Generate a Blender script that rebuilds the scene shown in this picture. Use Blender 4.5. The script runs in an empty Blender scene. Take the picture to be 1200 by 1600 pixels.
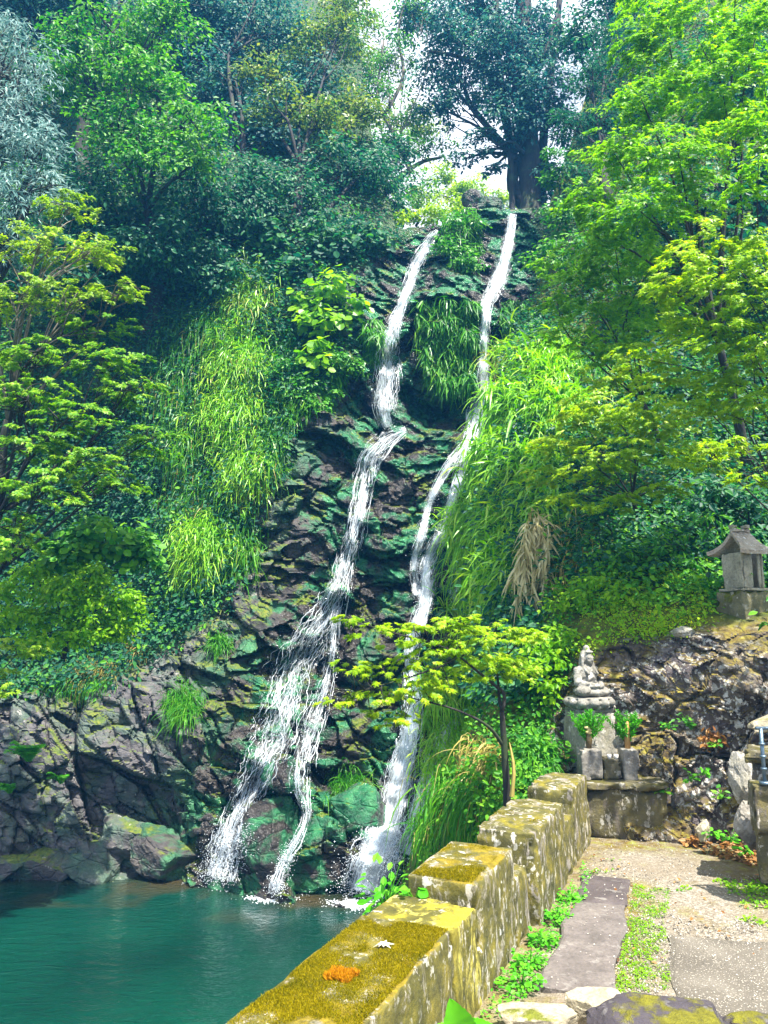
import bpy, math, numpy as np
from mathutils import Vector
R = np.random.RandomState(7)
HAZE = .0022
SUNAZ, EXPO, LAY, LAYP = 146.0, 1.66, 1.5, 1.8
SC = bpy.context.scene
COL = SC.collection
# ------------------------------------------------------------------ camera model
F, HOR, CH = 1150.0, 980.0, 1.6
TILT = math.atan((HOR-800.0)/F)
CT, ST = math.cos(TILT), math.sin(TILT)
CAMZ = np.array([0, 0, CH])
def ray(px, py):
    """direction (x/y, 1, z/y) of the sight line through a photo pixel"""
    u = (np.asarray(px, float)-600)/F; v = (800-np.asarray(py, float))/F
    yd = CT-ST*v; zd = ST+CT*v
    return np.stack([u/yd, np.ones_like(u/yd), zd/yd], -1)
def P(px, py, D):
    r = ray(px, py)
    return r*np.asarray(D, float)[..., None]+CAMZ
def PV(px, py, D): return Vector(P(px, py, D))
def pxm(D): return D/F          # metres per photo pixel at distance D
# ------------------------------------------------------------------ noise
def h3(i, j, k, s):
    n = (i.astype(np.int64)*374761393+j.astype(np.int64)*668265263+k.astype(np.int64)*2147483647+s*1274126177) & 0xFFFFFFFF
    n = ((n ^ (n >> 13))*1274126177) & 0xFFFFFFFF
    n = ((n ^ (n >> 16))*2246822519) & 0xFFFFFFFF
    return ((n ^ (n >> 15)) & 0xFFFFFF)/float(0xFFFFFF)
def vnoise(p, s=0):
    i = np.floor(p).astype(np.int64); f = p-i; f = f*f*(3-2*f); o = 0
    for a in (0, 1):
        for b in (0, 1):
            for c in (0, 1):
                w = (f[..., 0] if a else 1-f[..., 0])*(f[..., 1] if b else 1-f[..., 1])*(f[..., 2] if c else 1-f[..., 2])
                o = o+w*h3(i[..., 0]+a, i[..., 1]+b, i[..., 2]+c, s)
    return o*2-1
def fbm(p, s=0, o=4):
    r = 0; a = 1
    for k in range(o):
        r = r+a*vnoise(p*2.03**k, s+k*17); a *= .5
    return r
def facets(p, cell, s, M=None, tilt=1.0):
    q = p/cell if M is None else (p@M)/cell
    b = np.floor(q).astype(np.int64)
    best = np.full(q.shape[0], 1e9); sec = best.copy(); val = np.zeros(q.shape[0])
    for a in (-1, 0, 1):
        for c in (-1, 0, 1):
            for e in (-1, 0, 1):
                i, j, k = b[:, 0]+a, b[:, 1]+c, b[:, 2]+e
                sx = i+h3(i, j, k, s+1); sy = j+h3(i, j, k, s+2); sz = k+h3(i, j, k, s+3)
                dx, dy, dz = q[:, 0]-sx, q[:, 1]-sy, q[:, 2]-sz
                d = dx*dx+dy*dy+dz*dz
                v = (h3(i, j, k, s+4)*2-1)+tilt*(dx*(h3(i, j, k, s+5)*2-1)+dy*(h3(i, j, k, s+6)*2-1)+dz*(h3(i, j, k, s+7)*2-1))
                m = d < best
                sec = np.where(m, best, np.minimum(sec, d)); val = np.where(m, v, val); best = np.where(m, d, best)
    return val, np.sqrt(sec)-np.sqrt(best)
# ------------------------------------------------------------------ objects
def tag(o, label=None, cat=None, group=None, kind=None):
    if label: o['label'] = label
    if cat: o['category'] = cat
    if group: o['group'] = group
    if kind: o['kind'] = kind
    return o
def empty(name, loc, label, cat, group=None):
    o = bpy.data.objects.new(name, None); COL.objects.link(o); o.location = loc
    o.empty_display_size = .1
    return tag(o, label, cat, group)
def mesh(name, V, F_, mat=None, parent=None, smooth=False, attrs=None, loc=None):
    """V n x 3; F_ a list of int arrays (each m x k); world coordinates, re-based on the parent's or own location"""
    V = np.asarray(V, float)
    if not isinstance(F_, (list, tuple)): F_ = [F_]
    F_ = [np.asarray(f, np.int64) for f in F_ if len(f)]
    org = np.array(parent_loc(parent)) if parent else (np.array(loc) if loc is not None else np.zeros(3))
    me = bpy.data.meshes.new(name)
    me.vertices.add(len(V)); me.vertices.foreach_set('co', (V-org).astype(np.float32).ravel())
    nl = sum(f.size for f in F_); npoly = sum(len(f) for f in F_)
    me.loops.add(nl); me.polygons.add(npoly)
    me.loops.foreach_set('vertex_index', np.concatenate([f.ravel() for f in F_]).astype(np.int32))
    tot = np.concatenate([np.full(len(f), f.shape[1]) for f in F_])
    st = np.concatenate([[0], np.cumsum(tot)[:-1]])
    me.polygons.foreach_set('loop_start', st.astype(np.int32))
    me.polygons.foreach_set('loop_total', tot.astype(np.int32))
    me.polygons.foreach_set('use_smooth', np.full(npoly, bool(smooth)))
    if attrs:
        for k, a in attrs.items():
            a = np.asarray(a, np.float32)
            if a.ndim == 1:
                at = me.attributes.new(k, 'FLOAT', 'POINT'); at.data.foreach_set('value', a)
            else:
                at = me.attributes.new(k, 'FLOAT_VECTOR', 'POINT'); at.data.foreach_set('vector', a.ravel())
    me.update(calc_edges=True); me.validate()
    if mat: me.materials.append(mat)
    o = bpy.data.objects.new(name, me); COL.objects.link(o)
    if parent: o.parent = parent
    else: o.location = org
    return o
def parent_loc(p):
    l = np.zeros(3)
    while p is not None:
        l = l+np.array(p.location); p = p.parent
    return l
def merge(parts):
    Vs, Fs, b = [], {}, 0
    for V, F_ in parts:
        V = np.asarray(V, float)
        if not isinstance(F_, (list, tuple)): F_ = [F_]
        for f in F_:
            f = np.asarray(f, np.int64)
            if f.size: Fs.setdefault(f.shape[1], []).append(f+b)
        Vs.append(V); b += len(V)
    return np.concatenate(Vs), [np.concatenate(f) for f in Fs.values()]
def nrm(a): return a/np.maximum(np.linalg.norm(a, axis=-1, keepdims=True), 1e-9)
def tube(pts, rad, n=7, jit=0.0):
    pts = np.asarray(pts, float); m = len(pts); rad = np.broadcast_to(np.asarray(rad, float), (m,))
    t = nrm(np.gradient(pts, axis=0)); up = np.array([.31, .17, .93]) if abs(t[0, 2]) < .9 else np.array([1., .1, 0])
    a = nrm(np.cross(t, up)); b = np.cross(t, a)
    th = np.arange(n)/n*2*np.pi
    rr = rad[:, None]*(1+jit*R.uniform(-1, 1, (m, n)))
    V = pts[:, None]+rr[..., None]*(np.cos(th)[None, :, None]*a[:, None]+np.sin(th)[None, :, None]*b[:, None])
    V = V.reshape(-1, 3)
    i = np.arange(m-1)[:, None]*n; j = np.arange(n)[None]; k = (j+1) % n
    Fq = np.stack([i+j, i+k, i+n+k, i+n+j], -1).reshape(-1, 4)
    V = np.concatenate([V, pts[:1], pts[-1:]]); c0, c1 = m*n, m*n+1
    jj = np.arange(n); kk = (jj+1) % n
    Ft = np.concatenate([np.stack([kk, jj, np.full(n, c0)], -1), np.stack([(m-1)*n+jj, (m-1)*n+kk, np.full(n, c1)], -1)])
    return V, [Fq, Ft]
def curve_pts(pts, n=12):
    pts = np.asarray(pts, float); m = len(pts)
    t = np.linspace(0, m-1, n); i = np.clip(t.astype(int), 0, m-2); f = (t-i)[:, None]
    p0 = pts[np.clip(i-1, 0, m-1)]; p1 = pts[i]; p2 = pts[i+1]; p3 = pts[np.clip(i+2, 0, m-1)]
    return .5*((2*p1)+(-p0+p2)*f+(2*p0-5*p1+4*p2-p3)*f**2+(-p0+3*p1-3*p2+p3)*f**3)
def inst(proto, pos, A, B, C, sc):
    """copies of a small shape: proto=(V,[F...]); A,B,C rows = axes per copy"""
    V, Fs = proto; k = len(V); n = len(pos)
    sc = np.asarray(sc, float); sc = sc[:, None] if sc.ndim == 1 else sc
    S = V[None]*sc[:, None, :]
    W = pos[:, None]+S[..., 0:1]*A[:, None]+S[..., 1:2]*B[:, None]+S[..., 2:3]*C[:, None]
    off = (np.arange(n)*k)[:, None, None]
    return W.reshape(-1, 3), [(f[None]+off).reshape(-1, f.shape[1]) for f in Fs]
def rounded_box(sx, sy, sz, r=.01, n=(10, 10, 10)):
    """dense box surface with rounded edges, centred on 0"""
    def ax(s, k):
        e = r/(s/2) if s > 2*r else .5
        core = np.linspace(-1+e, 1-e, k+1)
        return np.concatenate([[-1, -1+e*.45], core, [1-e*.45, 1]])
    X, Y, Z = ax(sx, n[0]), ax(sy, n[1]), ax(sz, n[2])
    parts = []
    for d, (U, W) in enumerate(((Y, Z), (Z, X), (X, Y))):
        for s in (-1, 1):
            a, b = np.meshgrid(U, W, indexing='ij'); c = np.full_like(a, s)
            p = {0: (c, a, b), 1: (b, c, a), 2: (a, b, c)}[d]
            V = np.stack(p, -1).reshape(-1, 3); nu, nw = len(U), len(W)
            i = np.arange(nu-1)[:, None]*nw+np.arange(nw-1)[None]
            q = np.stack([i, i+nw, i+nw+1, i+1], -1).reshape(-1, 4)
            parts.append((V, q if s > 0 else q[:, ::-1]))
    V, Fs = merge(parts)
    V = V*np.array([sx, sy, sz])/2
    key = np.round(V*1e5).astype(np.int64)
    _, idx, inv = np.unique(key, axis=0, return_index=True, return_inverse=True)
    V = V[idx]; inv = inv.ravel(); Fs = [inv[f] for f in Fs]
    half = np.array([sx, sy, sz])/2; rr = np.minimum(r, half*.98)
    q = np.clip(V, -(half-rr), half-rr); d = V-q; L = np.linalg.norm(d, axis=1, keepdims=True)
    V = np.where(L > 1e-9, q+d/np.maximum(L, 1e-9)*np.minimum(L, rr.min()), V)
    return V, Fs
def block(c, size, rz=0, r=.012, amp=.006, n=(14, 14, 10), seed=0, batter=0, fr=9):
    V, Fs = rounded_box(*size, r=r, n=n)
    if batter:
        f = (.5-V[:, 2]/size[2]); V[:, 0] += np.where(V[:, 0] > 0, batter*f, 0)
    d = np.stack([fbm(V*fr+seed*3.1+k*11, seed+k, 3) for k in range(3)], -1)
    hs_ = np.array(size)/2; ne = (np.abs(V)/hs_ > 1-.03/hs_).sum(1) >= 2; chip = np.clip(fbm(V*13+seed*5.7, seed+9, 3)-.05, 0, .5)*ne
    V = V+d*amp-np.sign(V)*(chip*amp*5.5)[:, None]
    ca, sa = math.cos(rz), math.sin(rz)
    V = V@np.array([[ca, sa, 0], [-sa, ca, 0], [0, 0, 1]])
    return V+np.asarray(c), Fs
ICO = {}
def ico(sub):
    if sub not in ICO:
        import bmesh
        bm = bmesh.new(); bmesh.ops.create_icosphere(bm, subdivisions=sub, radius=1)
        ICO[sub] = (np.array([v.co[:] for v in bm.verts]), [np.array([[v.index for v in f.verts] for f in bm.faces])])
        bm.free()
    return ICO[sub]
# ------------------------------------------------------------------ materials
class N:
    def __init__(s, name):
        s.m = bpy.data.materials.new(name); s.m.use_nodes = True; s.t = s.m.node_tree; s.t.nodes.clear()
        s.out = s.n('OutputMaterial'); s.geo = s.n('NewGeometry'); s.pos = s.geo.outputs['Position']
    def n(s, t, **k):
        x = s.t.nodes.new('ShaderNode'+t)
        for a, v in k.items(): setattr(x, a, v)
        return x
    def set(s, sock, v):
        if hasattr(v, 'is_output') or isinstance(v, bpy.types.NodeSocket): s.t.links.new(v, sock)
        elif isinstance(v, (tuple, list)) and len(v) == 3 and sock.type == 'RGBA': sock.default_value = (*v, 1)
        else: sock.default_value = v
    def noise(s, scale, detail=5, rough=.55, vec=None, dist=0):
        x = s.n('TexNoise'); s.set(x.inputs['Vector'], vec if vec is not None else s.pos)
        x.inputs['Scale'].default_value = scale; x.inputs['Detail'].default_value = detail
        x.inputs['Roughness'].default_value = rough; x.inputs['Distortion'].default_value = dist
        return x.outputs['Fac']
    def voro(s, scale, feat='F1', out='Distance', vec=None):
        x = s.n('TexVoronoi', feature=feat); s.set(x.inputs['Vector'], vec if vec is not None else s.pos)
        x.inputs['Scale'].default_value = scale
        return x.outputs[out]
    def stretch(s, v3, vec=None):
        x = s.n('VectorMath', operation='MULTIPLY'); s.set(x.inputs[0], vec if vec is not None else s.pos); x.inputs[1].default_value = v3
        return x.outputs[0]
    def ramp(s, f, stops, interp='LINEAR'):
        x = s.n('ValToRGB'); cr = x.color_ramp; cr.interpolation = interp
        while len(cr.elements) < len(stops): cr.elements.new(.5)
        for e, (p, c) in zip(cr.elements, stops):
            e.position = p; e.color = (*c, 1) if isinstance(c, (tuple, list)) else (c, c, c, 1)
        s.set(x.inputs[0], f); return x.outputs[0]
    def mix(s, f, a, b, mode='MIX'):
        x = s.n('MixRGB', blend_type=mode); s.set(x.inputs[0], f); s.set(x.inputs[1], a); s.set(x.inputs[2], b)
        return x.outputs[0]
    def math(s, op, a, b=0.0, clamp=False):
        x = s.n('Math', operation=op, use_clamp=clamp); s.set(x.inputs[0], a); s.set(x.inputs[1], b); return x.outputs[0]
    def attr(s, name, out='Fac'):
        x = s.n('Attribute', attribute_name=name); return x.outputs[out]
    def nz(s):
        x = s.n('SeparateXYZ'); s.set(x.inputs[0], s.geo.outputs['Normal']); return x.outputs[2]
    def bump(s, h, dist=.02, strength=1., normal=None):
        x = s.n('Bump'); s.set(x.inputs['Height'], h); x.inputs['Distance'].default_value = dist; x.inputs['Strength'].default_value = strength
        if normal is not None: s.set(x.inputs['Normal'], normal)
        return x.outputs[0]
    def pbr(s, col, rough=.6, normal=None, spec=.5, **k):
        b = s.n('BsdfPrincipled'); s.set(b.inputs['Base Color'], col); s.set(b.inputs['Roughness'], rough)
        s.set(b.inputs['Specular IOR Level'], spec)
        if normal is not None: s.set(b.inputs['Normal'], normal)
        for a, v in k.items(): s.set(b.inputs[a.replace('_', ' ')], v)
        s.t.links.new(b.outputs[0], s.out.inputs[0]); return s.m
def leaf_mat(name, cols, trans=.42, gloss=.12, nscale=.9, rough=.38, spread=1.0):
    """leaf blades: colour varies per leaf and per clump; light passes through"""
    m = N(name)
    f = m.math('MULTIPLY', m.geo.outputs['Random Per Island'], .62)
    f = m.math('ADD', f, m.math('MULTIPLY', m.noise(nscale, 3), .75))
    f = m.math('SUBTRACT', f, .18, clamp=True)
    c = m.ramp(f, [(i/(len(cols)-1), x) for i, x in enumerate(cols)])
    d = m.n('BsdfDiffuse'); m.set(d.inputs[0], c)
    t = m.n('BsdfTranslucent'); hs = m.n('HueSaturation'); hs.inputs['Hue'].default_value = .503; hs.inputs['Saturation'].default_value = 1.1; hs.inputs['Value'].default_value = 1.25
    m.set(hs.inputs['Color'], c); m.set(t.inputs[0], hs.outputs[0])
    g = m.n('BsdfGlossy'); g.inputs['Roughness'].default_value = rough; m.set(g.inputs[0], (.9, .95, .9))
    a = m.n('MixShader'); a.inputs[0].default_value = trans; m.t.links.new(d.outputs[0], a.inputs[1]); m.t.links.new(t.outputs[0], a.inputs[2])
    lw = m.n('LayerWeight'); lw.inputs[0].default_value = .3
    b = m.n('MixShader'); m.set(b.inputs[0], m.math('MULTIPLY', lw.outputs['Facing'], gloss*2.0, clamp=True)); m.t.links.new(a.outputs[0], b.inputs[1]); m.t.links.new(g.outputs[0], b.inputs[2])
    m.t.links.new(b.outputs[0], m.out.inputs[0]); return m.m
LM = {
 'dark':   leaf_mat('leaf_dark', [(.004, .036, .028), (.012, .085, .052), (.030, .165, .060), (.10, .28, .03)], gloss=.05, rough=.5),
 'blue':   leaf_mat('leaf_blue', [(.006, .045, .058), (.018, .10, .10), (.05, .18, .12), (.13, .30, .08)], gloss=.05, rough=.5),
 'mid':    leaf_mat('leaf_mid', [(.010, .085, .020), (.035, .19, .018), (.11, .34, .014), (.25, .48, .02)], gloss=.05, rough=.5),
 'bright': leaf_mat('leaf_bright', [(.055, .22, .004), (.15, .38, .004), (.26, .50, .005), (.42, .58, .012)], trans=.6, gloss=.05),
 'yellow': leaf_mat('leaf_yellow', [(.10, .27, .003), (.24, .43, .003), (.38, .54, .005), (.56, .55, .01)], trans=.58, gloss=.05),
 'maple':  leaf_mat('leaf_maple', [(.03, .16, .006), (.09, .29, .007), (.24, .44, .015), (.44, .56, .05)], trans=.5, gloss=.05),
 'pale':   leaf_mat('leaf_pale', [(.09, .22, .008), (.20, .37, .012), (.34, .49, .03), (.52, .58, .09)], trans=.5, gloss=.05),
 'silver': leaf_mat('leaf_silver', [(.05, .15, .14), (.12, .25, .23), (.27, .40, .37), (.52, .62, .58)], trans=.3, gloss=.06),
 'olive':  leaf_mat('leaf_olive', [(.025, .10, .04), (.08, .18, .035), (.20, .28, .03), (.34, .36, .05)], gloss=.04),
 'grass':  leaf_mat('grass_bright', [(.07, .27, .006), (.17, .45, .010), (.30, .58, .018), (.55, .60, .10)], trans=.45, gloss=.10),
 'grassd': leaf_mat('grass_dark', [(.010, .085, .006), (.03, .19, .006), (.08, .30, .008), (.18, .36, .015)], trans=.4, gloss=.07),
 'straw':  leaf_mat('grass_straw', [(.13, .15, .02), (.28, .25, .05), (.45, .36, .11), (.62, .52, .24)], trans=.35, gloss=.05),
 'dead':   leaf_mat('dead_leaf', [(.07, .03, .012), (.18, .075, .02), (.34, .18, .06), (.46, .34, .2)], trans=.2, gloss=.03),
 'fern':   leaf_mat('fern_green', [(.03, .20, .006), (.07, .36, .010), (.14, .50, .02), (.24, .58, .04)], trans=.45, gloss=.06),
 'moss':   leaf_mat('moss_fibre', [(.05, .075, .004), (.17, .15, .004), (.30, .235, .005), (.46, .38, .015)], trans=.3, gloss=.02, nscale=5),
 'cane':   leaf_mat('dry_cane', [(.36, .30, .12), (.52, .45, .22), (.66, .60, .36)], trans=.35, gloss=.05),
 'flower': leaf_mat('flower_petal', [(.7, .42, .02), (.8, .55, .05)]),
}
def bark(name, a, b):
    m = N(name); v = m.stretch((14, 14, 3)); f = m.noise(1.5, 6, .65, v)
    c = m.ramp(f, [(.3, a), (.62, b)]); g = m.ramp(m.noise(3, 4), [(.52, 0.), (.66, 1.)])
    c = m.mix(m.math('MULTIPLY', g, .5), c, (.05, .09, .02))
    return m.pbr(c, .85, m.bump(f, .02))
BARK = bark('bark_dark', (.008, .007, .007), (.030, .026, .022))
BARKL = bark('bark_pale', (.06, .05, .035), (.20, .17, .12))
def stone_mat(name, cols, moss=.3, lichen=.5, mossc=(.16, .14, .012), rough=.85, streak=0.):
    m = N(name); f = m.noise(6, 8, .6); c = m.ramp(f, [(.25+.5*i/(len(cols)-1), x) for i, x in enumerate(cols)])
    c = m.mix(m.ramp(m.noise(55, 4), [(.45, 0.), (.7, .45)]), c, (.05, .045, .04))
    if streak:
        w = m.stretch((9, 9, 3.2)); sf = m.noise(1.3, 9, .7, w, .9)
        c = m.mix(m.math('MULTIPLY', m.ramp(sf, [(.40, 0.), (.47, 1.)]), streak), c, m.ramp(m.noise(9, 7, .65), [(.28, (.025, .026, .008)), (.5, (.09, .082, .012)), (.66, (.19, .155, .014)), (.78, (.30, .25, .02))]))
        c = m.mix(m.ramp(m.noise(1.6, 8, .72, w), [(.585, 0.), (.63, .8)]), c, (.55, .50, .42))
    l = m.ramp(m.noise(21, 3, .5), [(.60, 0.), (.635, 1.)]); l2 = m.ramp(m.noise(7, 4), [(.4, 0.), (.6, 1.)])
    c = m.mix(m.math('MULTIPLY', m.math('MULTIPLY', l, l2), lichen), c, (.60, .58, .52))
    mo = m.math('ADD', m.math('MULTIPLY', m.nz(), .22), m.noise(4.5, 7, .62))
    e = 1.02-.62*moss
    mf = m.ramp(mo, [(max(0, e-.02), 0.), (min(1, e+.05), 1.)])
    c = m.mix(mf, c, m.ramp(m.noise(30, 5), [(.3, tuple(x*.5 for x in mossc)), (.65, mossc)]))
    hgt = m.math('ADD', m.noise(24, 8, .65), m.math('MULTIPLY', mf, m.noise(120, 3)))
    return m.pbr(c, rough, m.bump(hgt, .012), .3)
ST_GREY = stone_mat('weathered_stone', [(.11, .10, .085), (.24, .22, .185), (.36, .33, .28)], .18, .6)
ST_CAP = stone_mat('parapet_stone_bare', [(.13, .115, .10), (.25, .22, .19), (.38, .34, .30)], .36, .6, (.25, .21, .015), streak=.95)
ST_MOSSY = stone_mat('parapet_stone_mossy', [(.14, .12, .09), (.27, .24, .18), (.42, .38, .30)], .47, .7, (.27, .20, .012), streak=.95)
ST_YEL = stone_mat('parapet_stone_yellow', [(.20, .17, .05), (.38, .33, .06), (.52, .46, .10)], .42, .4, (.42, .37, .03), streak=.95)
ST_STATUE = stone_mat('statue_stone', [(.10, .094, .078), (.22, .208, .178), (.36, .345, .30)], .16, .8, (.14, .13, .035))
ST_ALTAR = stone_mat('altar_stone', [(.045, .038, .028), (.10, .085, .062), (.17, .145, .11)], .45, .45, (.10, .09, .015), streak=.45)
ST_PILLAR = stone_mat('pillar_stone', [(.22, .21, .18), (.40, .38, .34), (.52, .49, .44)], .1, .6, streak=.35)
ST_SHRINE = stone_mat('shrine_stone', [(.19, .17, .12), (.31, .28, .20), (.42, .38, .28)], .2, .25, (.16, .15, .02))
ST_ROOF = stone_mat('shrine_roof_stone', [(.24, .19, .14), (.36, .30, .23), (.46, .40, .32)], .05, 1.0)
ST_SBASE = stone_mat('shrine_base_stone', [(.06, .055, .03), (.13, .12, .06), (.2, .18, .1)], .6, .4, (.13, .14, .015))
ST_PALE = stone_mat('pale_boulder', [(.20, .17, .11), (.36, .31, .21), (.50, .44, .31)], .35, .5, (.18, .2, .02))
ST_DARK = stone_mat('dark_stone', [(.022, .019, .023), (.05, .042, .05), (.09, .075, .085)], .45, .12, (.16, .15, .01))
ST_SLAB = stone_mat('slab_stone', [(.085, .073, .066), (.135, .115, .105), (.19, .165, .145)], .0, .12)
ST_SLABD = stone_mat('slab_stone_dark', [(.045, .036, .036), (.075, .06, .06), (.12, .10, .095)], .0, .2)
def rock_mat(name, wetcol=True, bright=1.0):
    m = N(name); wet = m.attr('wet'); rk = m.attr('rock'); dry = m.attr('pale')
    n1 = m.noise(2.6, 9, .62, dist=.4); b = bright
    v = m.stretch((1.0, 1.0, 2.4)); n2 = m.noise(5.5, 8, .65, v)
    c = m.ramp(n1, [(.30, (.022*b, .021*b, .021*b)), (.47, (.070*b, .066*b, .070*b)), (.60, (.125*b, .105*b, .085*b)), (.74, (.22*b, .185*b, .13*b))])
    cp = m.ramp(n2, [(.25, (.028*b, .027*b, .029*b)), (.46, (.078*b, .073*b, .078*b)), (.60, (.14*b, .128*b, .128*b)), (.74, (.22*b, .18*b, .13*b))])
    c = m.mix(dry, c, cp)
    cw = m.ramp(n2, [(.28, (.007, .009, .009)), (.48, (.030, .024, .021)), (.62, (.055, .048, .044)), (.76, (.13, .13, .13))])
    c = m.mix(wet, c, cw)
    ga = m.ramp(m.noise(1.5, 6, .6, dist=.8), [(.455, 0.), (.54, 1.)])
    gf = m.math('MULTIPLY', ga, m.math('ADD', m.math('MULTIPLY', wet, .85), .25), clamp=True)
    c = m.mix(m.math('MULTIPLY', gf, .85), c, m.ramp(m.noise(4, 6), [(.3, (.006, .045, .022)), (.5, (.014, .15, .06)), (.7, (.07, .30, .11))]))
    mo = m.math('ADD', m.math('MULTIPLY', m.nz(), .30), m.noise(1.9, 8, .62))
    mo = m.math('ADD', mo, m.math('ADD', m.math('MULTIPLY', wet, -.10), m.math('MULTIPLY', dry, -.10)))
    mf = m.ramp(mo, [(.67, 0.), (.75, .9)])
    c = m.mix(mf, c, m.ramp(m.noise(14, 5), [(.3, (.03, .07, .004)), (.5, (.10, .15, .008)), (.7, (.20, .20, .012))]))
    li = m.math('MULTIPLY', m.ramp(m.noise(9, 5, .6), [(.63, 0.), (.66, 1.)]), m.ramp(m.noise(1.2, 3), [(.45, 0.), (.6, .7)]))
    c = m.mix(m.math('MULTIPLY', li, m.math('SUBTRACT', 1.0, wet)), c, (.42, .40, .36))
    soil = m.ramp(m.noise(5, 6), [(.3, (.012, .03, .006)), (.55, (.03, .075, .012)), (.75, (.07, .12, .015))])
    c = m.mix(m.ramp(rk, [(.35, 0.), (.65, 1.)]), soil, c)
    r = m.math('SUBTRACT', .75, m.math('MULTIPLY', wet, .55)); r = m.math('ADD', r, m.math('MULTIPLY', m.math('SUBTRACT', m.noise(12, 4), .5), .35), clamp=True)
    hgt = m.math('ADD', m.noise(7, 10, .68), m.math('MULTIPLY', m.noise(26, 6, .7), .35))
    hgt = m.math('SUBTRACT', hgt, m.math('MULTIPLY', m.ramp(m.voro(2.3, 'DISTANCE_TO_EDGE', vec=m.stretch((1, 1, 1.8))), [(0, 1.), (.05, 0.)]), .25))
    return m.pbr(c, r, m.bump(hgt, .07, 1.), .5)
ROCK = rock_mat('cliff_rock')
def bank_mat():
    m = N('mossy_bank_rock'); rk = m.attr('rock')
    n1 = m.noise(3.2, 9, .65, dist=.5)
    c = m.ramp(n1, [(.30, (.022, .017, .014)), (.45, (.085, .064, .047)), (.58, (.17, .14, .105)), (.72, (.36, .33, .275))])
    c = m.mix(m.ramp(m.noise(1.7, 3), [(.5, 0.), (.62, .8)]), c, m.ramp(m.noise(9, 6), [(.3, (.06, .05, .055)), (.7, (.15, .125, .13))]))
    l = m.math('MULTIPLY', m.ramp(m.noise(19, 5, .62), [(.53, 0.), (.57, 1.)]), m.ramp(m.noise(2.6, 4), [(.36, 0.), (.54, 1.)]))
    c = m.mix(m.math('MULTIPLY', l, .85), c, (.62, .60, .54))
    mo = m.math('ADD', m.math('MULTIPLY', m.nz(), .25), m.noise(2.4, 8, .64)); mf = m.ramp(mo, [(.60, 0.), (.72, .85)])
    c = m.mix(mf, c, m.ramp(m.noise(17, 5), [(.28, (.06, .04, .008)), (.5, (.16, .115, .014)), (.72, (.30, .27, .016))]))
    soil = m.ramp(m.noise(6, 6), [(.3, (.03, .04, .006)), (.52, (.08, .105, .010)), (.75, (.20, .20, .015))])
    c = m.mix(m.ramp(rk, [(.35, 0.), (.65, 1.)]), soil, c)
    hgt = m.math('ADD', m.noise(10, 10, .7), m.math('MULTIPLY', m.noise(45, 5, .7), .4))
    hgt = m.math('SUBTRACT', hgt, m.math('MULTIPLY', m.ramp(m.voro(3.4, 'DISTANCE_TO_EDGE', vec=m.stretch((1, 1, 1.7))), [(0, 1.), (.05, 0.)]), .4))
    return m.pbr(c, .85, m.bump(hgt, .045), .3)
BANK = bank_mat()
def water_white(name, veil=False):
    m = N(name)
    d = m.n('BsdfDiffuse'); m.set(d.inputs[0], (.86, .92, .97)); t = m.n('BsdfTranslucent'); m.set(t.inputs[0], (.86, .92, .97))
    a = m.n('MixShader'); a.inputs[0].default_value = .3; m.t.links.new(d.outputs[0], a.inputs[1]); m.t.links.new(t.outputs[0], a.inputs[2])
    g = m.n('BsdfGlossy'); g.inputs['Roughness'].default_value = .22; b = m.n('MixShader'); b.inputs[0].default_value = .14
    m.t.links.new(a.outputs[0], b.inputs[1]); m.t.links.new(g.outputs[0], b.inputs[2])
    if veil:
        tr = m.n('BsdfTransparent'); v = m.attr('flow', 'Vector')
        s = m.noise(1.0, 5, .6, m.stretch((17., 2.4, 1.), v), 1.3); s2 = m.noise(1.0, 5, .62, m.stretch((46., 8., 1.), v), .9); s3 = m.noise(1.0, 3, .5, m.stretch((4., 1.6, 1.), v), .6)
        f = m.math('ADD', m.math('ADD', m.math('MULTIPLY', s, .42), m.math('MULTIPLY', s2, .36)), m.math('MULTIPLY', s3, .22))
        f = m.math('ADD', f, m.math('MULTIPLY', m.math('SUBTRACT', m.attr('dens'), .5), .26))
        f = m.ramp(f, [(.455, 0.), (.54, .38), (.64, .95)])
        c = m.n('MixShader'); m.set(c.inputs[0], f); m.t.links.new(tr.outputs[0], c.inputs[1]); m.t.links.new(b.outputs[0], c.inputs[2]); b = c
    m.t.links.new(b.outputs[0], m.out.inputs[0]); return m.m
WSTR = water_white('white_water'); WVEIL = water_white('water_veil', True)
def pool_mat():
    m = N('pool_water')
    n = m.noise(3.4, 4, .55, m.stretch((1., 2.2, 1.)), .8); n2 = m.noise(17, 3, .5, m.stretch((1., 1.7, 1.)), .4)
    h = m.math('ADD', n, m.math('MULTIPLY', n2, .22))
    ch = m.attr('churn'); h = m.math('ADD', h, m.math('MULTIPLY', m.math('MULTIPLY', ch, m.noise(13, 4, .6)), 1.6))
    sh = m.attr('shallow')
    c = m.mix(sh, m.ramp(m.noise(.5, 3), [(.3, (.001, .022, .016)), (.7, (.002, .042, .027))]), (.045, .035, .016))
    return m.pbr(c, .04, m.bump(h, .045, .8), .5)
POOL = pool_mat()
def simple(name, col, rough=.6, metal=0.):
    m = N(name); c = m.mix(m.ramp(m.noise(18, 5), [(.35, 0.), (.7, .5)]), col, tuple(x*.45 for x in col))
    return m.pbr(c, rough, m.bump(m.noise(60, 4), .004), Metallic=metal)
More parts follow.
